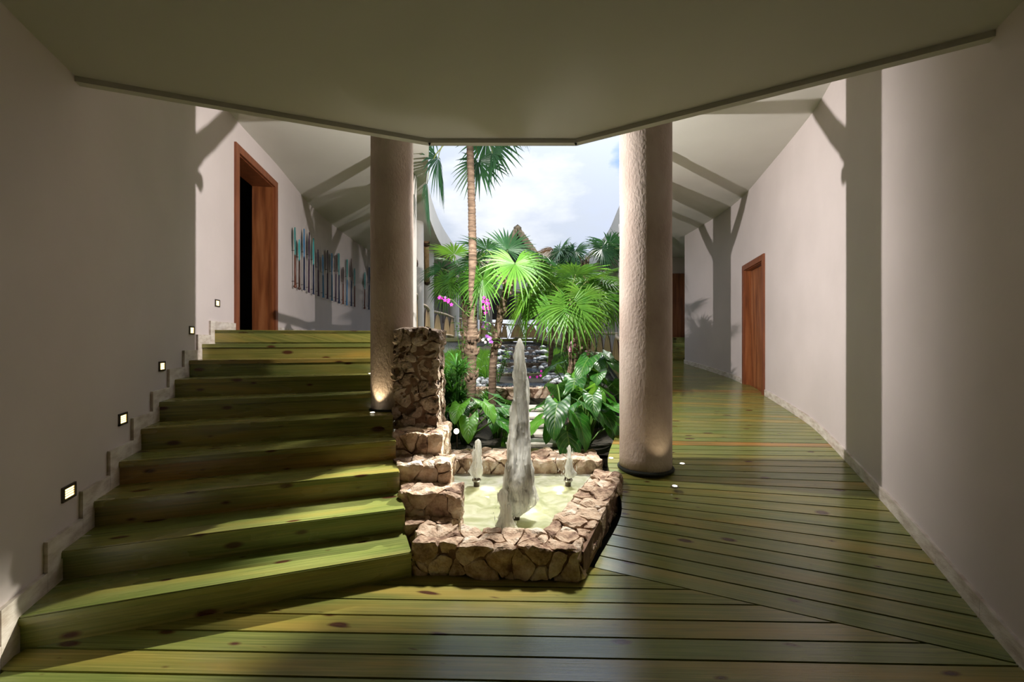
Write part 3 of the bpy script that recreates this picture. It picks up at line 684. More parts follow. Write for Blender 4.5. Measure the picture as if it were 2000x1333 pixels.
def jet(x, y, z0, peaks, label, seed):
    """peaks: (dx, dy, top height, base radius, waist)"""
    root = thing('water_jet', (x, y, z0), label, 'water jet'); rnd = random.Random(seed)
    V = []; F = []
    for dx, dy, h, rb, rt in peaks:
        prof = []; b = len(V); nn = 18; m = int(h / .02) + 4; ph = rnd.uniform(0, 9)
        for i in range(m + 1):
            t = i / m; r = (rt * (.75 + .45 * t) + rb * math.exp(-((t - .20) / .26) ** 2)) * min(1, (1 - t) * 9 + .02) ** .5 * (min(1, t * 9 + .35))
            for k in range(nn):
                th = 2 * math.pi * k / nn
                q = Vector((math.cos(th) * 1.6 + ph, math.sin(th) * 1.6, z0 * 3 + t * h * 7))
                rr = max(.003, r * (1 + .5 * noise.noise(q) + .38 * noise.noise(q * 2.7)))
                sway = .02 * noise.noise(Vector((ph, t * h * 3, 0)))
                V.append((x + dx * min(1, t * 3 + .25) + sway + rr * math.cos(th), y + dy + rr * math.sin(th), z0 + t * h))
        for i in range(m):
            for k in range(nn): k2 = (k + 1) % nn; F.append((b + i * nn + k, b + i * nn + k2, b + (i + 1) * nn + k2, b + (i + 1) * nn + k))
        F.append(tuple(b + m * nn + k for k in range(nn)))
    mk('plume', V, F, M['jet'], root, smooth=True)
    # droplets and falling strands
    V = []; F = []; H = max(p[2] for p in peaks)
    for _ in range(int(150 * H)):
        t = rnd.random() ** 1.2; a = rnd.uniform(0, 6.28); sp = .035 + .10 * (1 - t) * rnd.random()
        px, py, pz = x + math.cos(a) * sp + (peaks[0][0] if t > .5 else 0), y + math.sin(a) * sp, z0 + H * t * .92
        r = rnd.uniform(.002, .0045); l = r * rnd.uniform(1.5, 7); b = len(V)
        V += [(px, py, pz + l), (px + r, py, pz), (px, py + r, pz), (px - r, py, pz), (px, py - r, pz), (px, py, pz - l)]
        F += [(b, b + 1, b + 2), (b, b + 2, b + 3), (b, b + 3, b + 4), (b, b + 4, b + 1), (b + 5, b + 2, b + 1), (b + 5, b + 3, b + 2), (b + 5, b + 4, b + 3), (b + 5, b + 1, b + 4)]
    mk('spray', V, F, M['jet'], root, kind='stuff')
    return root
def nozzle(x, y, label):
    root = thing('fountain_nozzle', (x, y, .02), label, 'nozzle'); V = []; F = []
    lathe(V, F, (x, y, 0), [(.030, .01), (.030, .10), (.040, .115), (.040, .135), (.034, .15), (.026, .15), (.024, .12)], 20); mk('pipe', V, F, M['metal'], root, smooth=True)
    V = []; F = []; lathe(V, F, (x, y, 0), [(.041, .112), (.046, .118), (.046, .128), (.041, .134)], 20); mk('collar', V, F, M['steel'], root)
nozzle(.035, 3.60, 'dark metal fountain nozzle under the tallest jet'); nozzle(-.36, 4.42, 'dark metal fountain nozzle nearest the stone pier'); nozzle(.57, 4.42, 'dark metal fountain nozzle nearest the ramp-side column'); nozzle(-.06, 3.27, 'dark metal fountain nozzle close behind the front basin wall')
jet(.035, 3.60, .10, [(.035, 0, 1.46, .030, .040), (.080, .03, 1.16, .045, .026), (-.015, -.03, .95, .055, .030), (.085, .0, .66, .045, .028), (-.03, .03, .60, .04, .028), (.03, -.04, .74, .04, .03), (.055, .02, 1.38, .02, .018), (.015, .01, 1.30, .02, .02), (.06, -.02, 1.05, .03, .018), (.12, .01, .42, .04, .024), (-.075, 0, .46, .04, .022), (-.05, .02, .68, .035, .02), (.09, .02, .95, .01, .010)], 'tall white central fountain jet rising to eye level', 21)
jet(-.36, 4.42, .14, [(.015, 0, .40, .028, .030), (0, .01, .30, .035, .026)], 'small white jet near the stone pier', 22)
jet(.57, 4.42, .14, [(.012, 0, .34, .034, .016), (.02, 0, .22, .042, .02)], 'small tapering white jet near the ramp-side column', 23)
jet(-.06, 3.27, .06, [(-.01, 0, .37, .030, .028), (.035, 0, .26, .035, .024)], 'short grey-white jet in front of the tall jet', 24)
def lamp(kind, name, loc, energy, color, aim=None, size=.03, spot=70, blend=.4, parent=None):
    d = bpy.data.lights.new(name, kind); d.energy = energy; d.color = color
    if kind != 'AREA': d.shadow_soft_size = size
    else: d.size = size
    if kind == 'SPOT': d.spot_size = R(spot); d.spot_blend = blend
    o = bpy.data.objects.new(name, d); COL.objects.link(o)
    o.location = Vector(loc) - origin(parent)
    if parent: o.parent = parent
    if aim: o.rotation_euler = (Vector(aim) - Vector(loc)).to_track_quat('-Z', 'Y').to_euler()
    return o
for i, (x, y) in enumerate([(.16, 3.78), (-.24, 4.34), (.47, 4.34), (.07, 3.24)]):
    root = thing('underwater_light', (x, y, .0), ['sunken light by the tall jet', 'sunken light by the pier-side small jet', 'sunken light by the ramp-side small jet', 'sunken light by the front jet'][i] + ' in the foaming basin', 'light')
    V = []; F = []; lathe(V, F, (x, y, 0), [(.05, .005), (.05, .03), (.04, .035)], 20); mk('housing', V, F, M['steel'], root); V = []; F = []; lathe(V, F, (x, y, 0), [(.035, .034), (.036, .038), (.02, .040)], 20); mk('lens', V, F, M['lampw'], root)
    if i in (0, 3): lamp('SPOT', 'bulb', (x, y, .085), 22, (1, .96, .88), (.05, 3.60, .95), .03, 40, .9, root)  # extra spot added to whiten the tall jet, apart from the basin glow
    lamp('POINT', 'bulb', (x, y, .048), 2.2, (1, .95, .74), size=.03, parent=root)

# ------------------------------------------------------------------ garden ground, terrace, cascade
V = []; F = []
def gz(x, y):
    z = .17 if y < 9.6 else .45 + .062 * (y - 9.6)
    return z + .03 * noise.noise(Vector((x * 2, y * 2, 0)))
ys = frange(5.2, 26.2, .3)
for y in ys:
    lo = (edL(y) if y > 5.8 else -1.55) - .3; hi = {True: 3.6}.get(y > 9, 1.4 + .5 * (y - 5.2))
    for i in range(17): x = lo + (hi - lo) * i / 16; V.append((x, y, gz(x, y)))
for j in range(len(ys) - 1):
    for i in range(16): a = j * 17 + i; F.append((a, a + 1, a + 18, a + 17))
hexa(V, F, boxv(-7, 8, 2.9, 44, -.6, -.22)); hexa(V, F, boxv(-1.7, 3.2, 4.4, 5.3, -.3, .02)); hexa(V, F, boxv(.9, 1.9, 5.2, 6.6, -.3, .13)); mk('ground', V, F, M['soil'], kind='structure')
# retaining wall below the stair-side gallery
V = []; F = []
for y0, y1 in zip(*(lambda a: (a, a[1:]))(frange(6.0, 26.2, .3))):
    x0, x1 = (edL(y0) if y0 > 5.76 else -1.5) + .0, (edL(y1) if y1 > 5.76 else -1.5) + .0
    q = [(x0 - .3, y0), (x0 - .04, y0), (x1 - .04, y1), (x1 - .3, y1)]
    hexa(V, F, [(x, y, 0) for x, y in q] + [(x, y, UP - .15) for x, y in q])
mk('wall_retaining', V, F, M['grey_wall'], kind='structure')
V = []; F = []
for y0, y1 in zip(*(lambda a: (a, a[1:]))(frange(12.3, 25.4, .4))):
    fx = curve([(t[0][1], t[0][0]) for t in WR]); fzz = curve([(t[0][1], t[2]) for t in WR])
    q = [(fx(y0) + .04, y0, fzz(y0)), (fx(y0) + .3, y0, fzz(y0)), (fx(y1) + .3, y1, fzz(y1)), (fx(y1) + .04, y1, fzz(y1))]
    hexa(V, F, [(x, y, .2) for x, y, z in q] + [(x, y, z - .17) for x, y, z in q])
for s0, s1 in zip(*(lambda a: (a, a[1:]))(frange(arc[2], arc[-1], .3))):
    q = [(fin[0](s0) + .05, fin[1](s0), fz(s0)), (fin[0](s0) + .3, fin[1](s0), fz(s0)), (fin[0](s1) + .3, fin[1](s1), fz(s1)), (fin[0](s1) + .05, fin[1](s1), fz(s1))]
    hexa(V, F, [(x, y, 0) for x, y, z in q] + [(x, y, z - .1) for x, y, z in q])
mk('wall_walkway', V, F, M['grey_wall'], kind='structure')
tw = thing('terrace_wall', (.2, 9.7, .17), 'low rubble wall holding the upper garden in front of the cascade', 'wall')
rough_stones(tw, prism([(-1.25, 9.5), (1.6, 9.5), (1.6, 9.85), (-1.25, 9.85)], .1, .50), 95, M['coral'], 31, gap=.014, res=.06, amp=.016)
casc = thing('cascade', (.3, 12, .4), 'stepped garden cascade spilling down between banks of grey river stones', 'cascade')
CY = [9.95, 11.9, 13.9, 15.9, 17.9, 19.9, 23.5]; CZ = [.51, .69, .87, 1.04, 1.20, 1.34]
CX = [(-.45, .80), (-.40, .80), (-.40, .85), (-.35, .9), (-.30, .95), (-.2, 1.1)]
for i in range(6):
    V = []; F = []; hexa(V, F, boxv(CX[i][0], CX[i][1], CY[i], CY[i + 1] + .1, CZ[i] - .5, CZ[i])); mk('pool', V, F, M['pool'], casc)
    V = []; F = []; hexa(V, F, boxv(CX[i][0] + .08, CX[i][1] - .08, CY[i] - .025, CY[i] - .005, CZ[i] - (.16 if i else .04), CZ[i] + .004)); mk('water_sheet', V, F, M['fall'], casc)
    V = []; F = []; hexa(V, F, boxv(CX[i][0] - .1, CX[i][1] + .1, CY[i] - .10, CY[i] + .02, CZ[i] - .3, CZ[i] - .03)); mk('weir_stone', V, F, M['coral2'], casc)
flags = [(.36, 5.75, .30, .15), (.33, 6.35, .33, .17), (.36, 7.05, .32, .2), (.36, 7.85, .36, .22), (.38, 8.75, .40, .26)]
for i, (x, y, a, b) in enumerate(flags):
    rnd = random.Random(i); V = []; F = []; m = 14; ring = []
    for k in range(m):
        th = 2 * math.pi * k / m; s = 1 / max(abs(math.cos(th)), abs(math.sin(th))) ** .75 * rnd.uniform(.92, 1.05)
        ring.append((x + a * s * math.cos(th), y + b * s * math.sin(th)))
    V = [(px, py, .12) for px, py in ring] + [(px, py, .205) for px, py in ring] + [(x + (px - x) * .95, y + (py - y) * .95, .218) for px, py in ring]
    for l in range(2):
        for k in range(m): k2 = (k + 1) % m; F.append((l * m + k, l * m + k2, (l + 1) * m + k2, (l + 1) * m + k))
    F.append(tuple(2 * m + k for k in range(m)))
    tag(mk('stepping_stone', V, F, M['flag']), ['pale stepping stone closest to the fountain rear wall', 'second pale stepping stone from the fountain', 'third pale stepping stone from the fountain', 'fourth pale stepping stone from the fountain', 'last pale stepping stone before the rubble terrace wall'][i], 'stepping stone', 'stepping stones across the garden bed')
# river stones
pm = []
for i in range(5):
    bm = bmesh.new(); bmesh.ops.create_icosphere(bm, subdivisions=2, radius=1)
    for v in bm.verts: v.co *= 1 + .16 * noise.noise(v.co * 1.1 + Vector((i * 9, 0, 0)))
    me = bpy.data.meshes.new('river_stone'); bm.to_mesh(me); bm.free(); me.materials.append(M['river']); me.polygons.foreach_set('use_smooth', [True] * len(me.polygons)); pm.append(me)
rnd = random.Random(5)
def pebble(x, y, z, s, lab, grp):
    o = inst('river_stone', rnd.choice(pm), None, (x, y, z + s * .45), (rnd.uniform(-.3, .3), rnd.uniform(-.3, .3), rnd.uniform(0, 6.3)), (s * rnd.uniform(.95, 1.35), s * rnd.uniform(.85, 1.15), s * rnd.uniform(.6, .8)))
    tag(o, lab, 'stone', grp)
for i in range(64): pebble(-.52 - rnd.random() ** 1.2 * .95, rnd.uniform(9.95, 11.4), .46 + .06 * rnd.random(), rnd.uniform(.055, .10), 'rounded grey river stone on the fern-side bank of the lowest pool', 'river stones on the fern-side bank')
for i in range(40): pebble(.86 + rnd.random() ** 1.4 * .55, rnd.uniform(9.95, 12.2), .48 + .1 * rnd.random(), rnd.uniform(.06, .11), 'rounded pale river stone on the ramp-side bank of the lower pools', 'river stones on the ramp-side bank')
for i in range(60):
    y = rnd.uniform(11.6, 18.5); k = max(j for j in range(6) if CY[j] <= y); s = rnd.choice((0, 1))
    x = (CX[k][0] - rnd.random() * .4) if not s else (CX[k][1] + rnd.random() * .45)
    pebble(x, y, CZ[k] + .02, rnd.uniform(.07, .13), 'small river stone edging the %s upper steps of the cascade' % ('fern-side' if not s else 'ramp-side'), 'river stones beside the upper cascade')
for i in range(26):
    k = rnd.randrange(1, 6); pebble(rnd.uniform(CX[k][0] + .05, CX[k][1] - .05), CY[k] - rnd.uniform(.1, .5), CZ[k - 1] - .02, rnd.uniform(.05, .09), 'wet river stone lying below a spill of the cascade', 'river stones in the cascade')

# ------------------------------------------------------------------ palms
def fan_mesh(pet, elev, sag, pitch, blade, nleaf, spread, droop, seed, mat, two=.0):
    rnd = random.Random(seed); V = []; F = []; MI = []
    a = elev; p = Vector((0, 0, 0)); pts = [p.copy()]; m = 7
    for i in range(m):
        a = elev - sag * (i + .5) / m; p = p + Vector((math.cos(a), 0, math.sin(a))) * pet / m; pts.append(p.copy())
    tube(V, F, pts, [.014 - .007 * i / m for i in range(m + 1)], 5); MI += [1] * len(F)
    a = elev - sag - pitch; e1 = Vector((math.cos(a), 0, math.sin(a))); nn = Vector((-math.sin(a), 0, math.cos(a))); sd = Vector((0, 1, 0))
    da = 2 * spread / nleaf; O = p
    for i in range(nleaf):
        t = -1 + 2 * (i + .5) / nleaf; ang = t * spread + rnd.uniform(-.04, .04); Ln = blade * (1 - .30 * abs(t) ** 2.2) * rnd.uniform(.92, 1.06)
        d = e1 * math.cos(ang) + sd * math.sin(ang); pp = -e1 * math.sin(ang) + sd * math.cos(ang); dr = droop * rnd.uniform(.6, 1.5)
        b = len(V); S = [.03, .22, .45, .65, .84, 1.0]
        for s in S:
            r = Ln * s; w = r * math.tan(da / 2) * 1.03 if s <= .45 else Ln * .45 * math.tan(da / 2) * (1 - ((s - .45) / .56) ** 1.3)
            w = max(w, .0012)
            c = O + d * r + nn * (r * .16 * (abs(math.sin(ang)))) + Vector((0, 0, -1)) * dr * Ln * max(0, s - .35) ** 2
            V += [tuple(c - pp * w + nn * w * .45), tuple(c - nn * w * .1), tuple(c + pp * w + nn * w * .45)]
        for k in range(len(S) - 1):
            q = b + k * 3; F += [(q, q + 1, q + 4, q + 3), (q + 1, q + 2, q + 5, q + 4)]; MI += [0, 0]
    me = bpy.data.meshes.new('frond'); me.from_pydata(V, [], F); me.materials.append(mat); me.materials.append(M['petiole'])
    me.polygons.foreach_set('material_index', MI[:len(me.polygons)] if len(MI) >= len(me.polygons) else MI + [0] * (len(me.polygons) - len(MI)))
    me.update(); return me
def frond_set(mat, sd):
    out = []
    for i, (el, sag, pit) in enumerate([(80, 12, 5), (66, 25, 25), (50, 35, 42), (36, 40, 56), (18, 40, 62), (0, 35, 52), (-22, 25, 40)]):
        out.append(fan_mesh(1.0, R(el), R(sag), R(pit), .92, 32, R(155), .22 + .05 * i, sd + i, mat))
    return out
FS = {k: frond_set(M[k], 100 + j * 20) for j, k in enumerate(('palm', 'palm_lt', 'palm_dk'))}
DRY = [fan_mesh(1.0, R(42), R(40), R(10), .62, 18, R(75), .5, 991, M['palm_dry'])]
def trunk(root, pts, rad, mat, seed, knob=None, ring=.06):
    pts = [Vector(p) for p in pts]; rnd = random.Random(seed); P = []; RR = []
    ln = sum((b - a).length for a, b in zip(pts, pts[1:])); n = int(ln / (ring / 3)); 
    cx = [curve([(i, p[k]) for i, p in enumerate(pts)]) for k in range(3)]; cr = curve(list(enumerate(rad)))
    for i in range(n + 1):
        t = i / n * (len(pts) - 1); p = Vector((cx[0](t), cx[1](t), cx[2](t))); r = cr(t) * (1 + (.10 if i % 3 == 0 else 0) + .05 * noise.noise(Vector((seed, i * .4, 0))))
        if knob:
            for kz, kr in knob: r *= 1 + kr * math.exp(-((p.z - kz) / .07) ** 2)
        P.append(p); RR.append(r)
    V = []; F = []; tube(V, F, P, RR, 14)
    V = [tuple(Vector(v) + .006 * noise.noise_vector(Vector(v) * 22)) for v in V]
    tr = mk('trunk', V, F, mat, root, smooth=True)
    if knob:   # old leaf bases clasping the trunk
        for kz, kr in knob:
            V = []; F = []
            t = min(range(len(P)), key=lambda i: abs(P[i].z - kz))
            for k in range(9):
                th = k * 2.4; d = Vector((math.cos(th), math.sin(th), 0)); b = P[t] + d * RR[t] * .7 + Vector((0, 0, rnd.uniform(-.14, .02)))
                e = b + d * .05 + Vector((0, 0, rnd.uniform(.07, .14))); tube(V, F, [b, b.lerp(e, .5) + d * .012, e], [.030, .026, .006], 6)
            mk('leaf_base', V, F, M['trunk'], tr, smooth=True)
    return P[-1]
def palm(base, top, lean, r0, r1, fronds, label, mat='trunk', seed=1, knob=None, dry=(), scale=1.0):
    """fronds: (azimuth, class 0 upright..6 hanging, size, leaf set)"""
    root = thing('fan_palm', base, label, 'palm tree')
    mid = Vector(base).lerp(Vector(top), .5) + Vector((*lean, 0))
    tp = trunk(root, [base, mid, top], [r0, (r0 + r1) / 2, r1], M[mat], seed, knob)
    for az, cl, sz, st in fronds: inst('frond', FS[st][cl], root, tp + Vector((0, 0, -.02)), (0, 0, R(az)), (sz,) * 3)
    for az, sz in dry: tag(inst('frond', DRY[0], root, tp, (0, 0, R(az)), (sz,) * 3), 'dry brown frond')
    V = []; F = []; rnd = random.Random(seed)
    for k in range(7):
        th = k * 2.4; d = Vector((math.cos(th), math.sin(th), 0)); tube(V, F, [tp + Vector((0, 0, -.25)) + d * r1 * .9, tp + Vector((0, 0, -.05)) + d * r1 * 1.5, tp + Vector((0, 0, .10)) + d * r1 * 1.9], [.022, .018, .006], 5)
    mk('crown_fibre', V, F, M['trunk_pale'], root, smooth=True)
    return root
def ring(n, cl, sz, st, az0=0, jit=12, seed=0):
    rnd = random.Random(seed * 31 + n + cl); return [(az0 + 360 * i / n + rnd.uniform(-jit, jit), c if (c := cl + rnd.choice((0, 0, 1))) < 7 else 6, sz * rnd.uniform(.88, 1.1), st) for i in range(n)]
FS['hang'] = [fan_mesh(.85, R(10), R(95), R(10), .80, 26, R(120), .35, 700, M['palm_dk']), fan_mesh(1.25, R(-15), R(75), R(5), .80, 22, R(70), .25, 701, M['palm_dk']), fan_mesh(.70, R(5), R(85), R(15), .72, 26, R(135), .4, 702, M['palm_dk'])]
palm((-.71, 7.4, .12), (-.72, 7.4, 5.12), (.05, 0), .085, .055,
     [(172, 0, .92, 'hang'), (188, 1, 1.0, 'hang'), (75, 2, .85, 'hang'), (20, 2, .8, 'hang')] + ring(5, 1, .75, 'palm_dk', 40, seed=2) + ring(4, 3, .75, 'palm_dk', 80, seed=3),
     'tallest fan palm with a slender ringed trunk and crown above the soffit edge', 'trunk', 4, [(1.62, .5), (1.35, .35), (.95, .12)])
palm((-.36, 7.75, .12), (-.07, 7.75, 2.62), (-.10, 0), .07, .06,
     [(95, 0, .62, 'palm_dk'), (200, 1, .68, 'palm_dk'), (170, 2, .72, 'palm_dk'), (-15, 2, .70, 'palm_dk'), (60, 2, .6, 'palm_dk')] + [(-80, 3, .72, 'palm'), (-30, 3, .68, 'palm'), (-130, 4, .66, 'palm_lt'), (40, 3, .7, 'palm'), (150, 3, .66, 'palm'), (200, 4, .6, 'palm_lt')],
     'leaning fan palm with dark upright fronds in front of the thatched gable', 'trunk', 9, [(1.55, .3), (2.1, .2)])
palm((-1.02, 9.0, .15), (-.98, 9.0, 2.75), (.03, 0), .075, .06,
     ring(3, 1, .62, 'palm', 15, seed=6) + ring(4, 3, .55, 'palm', 45, seed=7) + [(-100, 4, .52, 'palm'), (-140, 5, .5, 'palm'), (172, 2, .6, 'palm_dk'), (10, 2, .6, 'palm_dk')],
     'fan palm behind the tallest palm with fronds over the paddle gallery railing', 'trunk', 12, [(1.4, .3)])
palm((1.02, 7.3, .12), (.95, 7.3, 2.12), (.05, 0), .085, .07,
     ring(4, 1, .6, 'palm', 15, seed=8) + ring(3, 3, .58, 'palm_lt', 40, seed=9) + [(-95, 4, .66, 'palm_lt'), (-125, 4, .6, 'palm_lt'), (-60, 5, .52, 'palm_lt'), (185, 4, .68, 'palm'), (150, 3, .74, 'palm_lt'), (-170, 3, .72, 'palm_lt')],
     'bright green fan palm above the pink orchid', 'trunk', 15, [(1.45, .35), (1.0, .2)])
palm((1.36, 8.2, .14), (1.43, 8.2, 2.38), (-.04, 0), .085, .07,
     ring(4, 1, .62, 'palm', 30, seed=10) + ring(3, 3, .6, 'palm', 10, seed=11) + [(-85, 4, .68, 'palm_lt'), (-20, 4, .62, 'palm_dk'), (10, 4, .66, 'palm_dk'), (-50, 5, .6, 'palm')],
     'fan palm with broad glossy fronds nearest the ramp-side column', 'trunk_pale', 18, [(1.6, .3), (1.3, .3)])
palm((1.75, 10.3, .45), (1.72, 10.3, 3.45), (.05, 0), .075, .06,
     ring(3, 2, .6, 'palm_dk', 0, seed=12) + ring(4, 3, .6, 'palm_dk', 30, seed=13) + [(-20, 3, .9, 'palm_dk'), (30, 2, .9, 'palm_dk'), (200, 3, .7, 'palm_dk')],
     'dark crowned fan palm with one dry brown frond below the right roof edge', 'trunk', 20, None, [(165, .82)])
palm((1.1, 12.6, .7), (1.08, 12.6, 2.75), (.05, 0), .07, .06, ring(4, 1, .6, 'palm', 0, seed=16) + ring(5, 3, .6, 'palm', 30, seed=17), 'mid-garden fan palm behind the bright green palms', 'trunk', 22)
palm((1.9, 15.5, .9), (1.95, 15.5, 3.5), (.0, 0), .07, .06, ring(6, 1, .75, 'palm_dk', 10, seed=28) + ring(6, 3, .72, 'palm', 30, seed=29), 'farthest fan palm near the arched balustrade', 'trunk', 28)

# ------------------------------------------------------------------ elephant ears
def ear_mesh(seed, mat, wav=.03):
    rnd = random.Random(seed); V = []; F = []; UV = []; ns, nu = 14, 6
    fold = rnd.uniform(.10, .25); droop = rnd.uniform(.2, .45)
    for side in (-1, 1):
        b = len(V)
        for i in range(ns + 1):
            s = i / ns
            h = .62 * (1 - s) ** .72 * (s + .16) ** .38
            for j in range(nu + 1):
                u = j / nu
                x = s - .42 * u ** 1.3 * (1 - s) ** 2.2
                yv = side * u * h
                z = fold * u * h * 1.4 - droop * max(0, x) ** 2 - .25 * (u * h) ** 2 * 2 + wav * math.sin(s * 17 + side) * u ** 2
                V.append((x, yv, z)); UV.append((s, u))
        for i in range(ns):
            for j in range(nu):
                a = b + i * (nu + 1) + j; q = (a, a + 1, a + nu + 2, a + nu + 1); F.append(q if side > 0 else tuple(reversed(q)))
    me = bpy.data.meshes.new('leaf'); me.from_pydata(V, [], F); ul = me.uv_layers.new(name='UVMap')
    for lp in me.loops: ul.data[lp.index].uv = UV[lp.vertex_index]
    me.materials.append(mat); me.polygons.foreach_set('use_smooth', [True] * len(me.polygons)); me.update(); return me
EAR = [ear_mesh(i, M['ear']) for i in range(4)]; EARL = [ear_mesh(i + 7, M['ear_lt']) for i in range(3)]
def ear_plant(base, leaves, label, seed=0):
    """leaves: (azimuth, reach, height, size, tilt down, bright)"""
    root = thing('elephant_ear_plant', base, label, 'plant'); rnd = random.Random(seed); B = Vector(base)
    for az, rc, ht, sz, tilt, br in leaves:
        d = Vector((math.cos(R(az)), math.sin(R(az)), 0)); tip = B + d * rc + Vector((0, 0, ht))
        V = []; F = []; pts = [B + d * .03, B + d * rc * .35 + Vector((0, 0, ht * .55)), B + d * rc * .75 + Vector((0, 0, ht * .92)), tip]
        tube(V, F, pts, [.016, .013, .010, .007], 6)
        lf = inst('leaf', rnd.choice(EARL if br else EAR), root, tip, (rnd.uniform(-.25, .25), R(tilt), R(az + rnd.uniform(-14, 14))), (sz,) * 3)
        mk('stalk', V, F, M['stalk'], root, smooth=True)
    return root
def auto_leaves(n, rc, ht, sz, seed, bright=.25, front=True):
    rnd = random.Random(seed); out = []
    for i in range(n):
        az = (-90 + rnd.uniform(-130, 130)) if front and i % 4 else rnd.uniform(0, 360)
        k = i / n; out.append((az, rc * rnd.uniform(.5, 1.1) * (.6 + .5 * k), ht * rnd.uniform(.75, 1.1) * (1.15 - .65 * k), sz * rnd.uniform(.75, 1.15), rnd.uniform(8, 38), rnd.random() < bright))
    return out
ear_plant((.66, 5.55, .15), [(-115, .25, .62, .44, 33, 0), (-60, .22, .5, .46, 40, 0), (-150, .34, .42, .40, 23, 1), (20, .3, .7, .4, 18, 0), (-90, .34, .30, .46, 48, 0), (-30, .28, .62, .36, 28, 0), (170, .3, .55, .38, 18, 0), (100, .3, .8, .4, 13, 0)], 'elephant-ear plant with a broad leaf hanging over the fountain rear wall', 1)
ear_plant((.98, 5.75, .15), auto_leaves(12, .40, .72, .42, 3, .15), 'elephant-ear plant against the edge of the ramp', 2)
ear_plant((.95, 6.6, .15), auto_leaves(13, .45, .85, .42, 4, .3), 'elephant-ear plant at the foot of the bright green palm', 3)
ear_plant((1.35, 6.9, .15), auto_leaves(11, .4, .95, .40, 5, .2), 'elephant-ear plant beside the ramp below the right palms', 4)
ear_plant((1.62, 8.4, .15), auto_leaves(11, .45, 1.1, .40, 6, .15), 'tall elephant-ear plant against the ramp balustrade', 5)
ear_plant((1.25, 9.3, .3), auto_leaves(10, .5, .95, .45, 16, .1), 'elephant-ear plant beside the rubble terrace wall', 8)
ear_plant((-.62, 5.75, .15), [(-100, .22, .58, .34, 18, 1), (-45, .35, .62, .36, 13, 1), (-10, .5, .52, .42, 20, 0), (30, .45, .62, .36, 13, 0), (-150, .3, .5, .34, 23, 0), (-75, .3, .42, .34, 33, 1), (-30, .55, .38, .38, 28, 0), (120, .3, .7, .36, 8, 0)], 'elephant-ear plant with light arrow-shaped leaves beside the stone pier', 6)
ear_plant((-.22, 6.2, .15), auto_leaves(9, .4, .5, .34, 9, .3), 'elephant-ear plant behind the pier-side small jet', 7)
ear_plant((-.95, 6.4, .15), auto_leaves(8, .35, .6, .34, 10, .1), 'dark elephant-ear plant low against the retaining wall', 9)

# ------------------------------------------------------------------ strap-leaved clumps, ferns, grass
def strap_clump(base, n, ln, w, label, name='strap_leaf_plant', mat='strap', seed=0, tufts=1, spread=.12, cat='plant', elev=(25, 85)):
    rnd = random.Random(seed); root = thing(name, base, label, cat); V = []; F = []
    B = Vector(base)
    for k in range(tufts):
        hb = B + Vector((rnd.uniform(-spread, spread), rnd.uniform(-spread, spread), (rnd.uniform(.25, 1.12) if tufts > 3 else 0)))
        if tufts > 3: tube(V, F, [B + (hb - B) * Vector((1, 1, 0)).length * 0 + Vector((hb.x - B.x, hb.y - B.y, 0)) * .6, hb], .009, 5)
        for i in range(n // tufts):
            az = rnd.uniform(0, 6.28); el = R(rnd.uniform(*elev)); l = ln * rnd.uniform(.6, 1.1); p = hb.copy(); b = len(V); m = 6
            sd = Vector((-math.sin(az), math.cos(az), 0)); dr = R(rnd.uniform(50, 110))
            for s in range(m + 1):
                t = s / m; a = el - dr * t * t; ww = w * (math.sin(math.pi * min(1, .18 + .82 * t)) ** .7 if t < 1 else 0) + .0008
                V += [tuple(p - sd * ww), tuple(p + sd * ww)]
                p = p + Vector((math.cos(az) * math.cos(a), math.sin(az) * math.cos(a), math.sin(a))) * l / m
            for s in range(m): F.append((b + 2 * s, b + 2 * s + 1, b + 2 * s + 3, b + 2 * s + 2))
    mk('foliage', V, F, M[mat], root, smooth=True); return root
strap_clump((-.86, 5.95, .15), 620, .32, .013, 'tall tufted lady palm clump beside the stone pier', 'lady_palm', 'strap', 1, 30, .24, elev=(5, 70))
strap_clump((-1.12, 7.3, .15), 220, .34, .012, 'second tufted lady palm clump behind the first by the retaining wall', 'lady_palm', 'strap', 2, 16, .25, elev=(5, 70))
for i, (x, y, z, n, l, lab) in enumerate([(-.55, 9.2, .2, 70, .45, 'narrow-leaved tuft in front of the rubble terrace wall'), (1.05, 8.9, .2, 80, .5, 'spider-leaved tuft at the ramp-side end of the terrace wall'), (1.55, 11.9, .6, 90, .6, 'arching strap-leaved tuft beside the ramp-side river stones'),
                                      (.72, 7.9, .17, 60, .32, 'small grassy tuft beside the last stepping stones'), (.70, 6.4, .17, 50, .26, 'small grassy tuft beside the second stepping stone'), (-.02, 7.0, .17, 60, .3, 'low tuft left of the stepping stones'), (2.1, 12.8, .7, 90, .7, 'tall strap-leaved clump beneath the walkway edge')]):
    strap_clump((x, y, z), n, l, .011, lab, seed=10 + i)
rnd = random.Random(77); V = []; F = []
def blade(x, y, z, h, w):
    az = rnd.uniform(0, 6.28); b = len(V); ox, oy = math.cos(az) * h * .35, math.sin(az) * h * .35; sx, sy = -math.sin(az) * w, math.cos(az) * w
    V.extend([(x - sx, y - sy, z), (x + sx, y + sy, z), (x + ox * .4 + sx * .7, y + oy * .4 + sy * .7, z + h * .65), (x + ox * .4 - sx * .7, y + oy * .4 - sy * .7, z + h * .65), (x + ox, y + oy, z + h)])
    F.extend([(b, b + 1, b + 2, b + 3), (b + 3, b + 2, b + 4)])
for _ in range(9000):
    y = rnd.uniform(11.3, 17); x = rnd.uniform(edL(y) + .1, -.55 - .05 * (y - 11)); blade(x, y, gz(x, y), rnd.uniform(.15, .42), .008)
for _ in range(2500):
    y = rnd.uniform(12, 18); x = rnd.uniform(1.2, 2.7); blade(x, y, gz(x, y), rnd.uniform(.15, .4), .008)
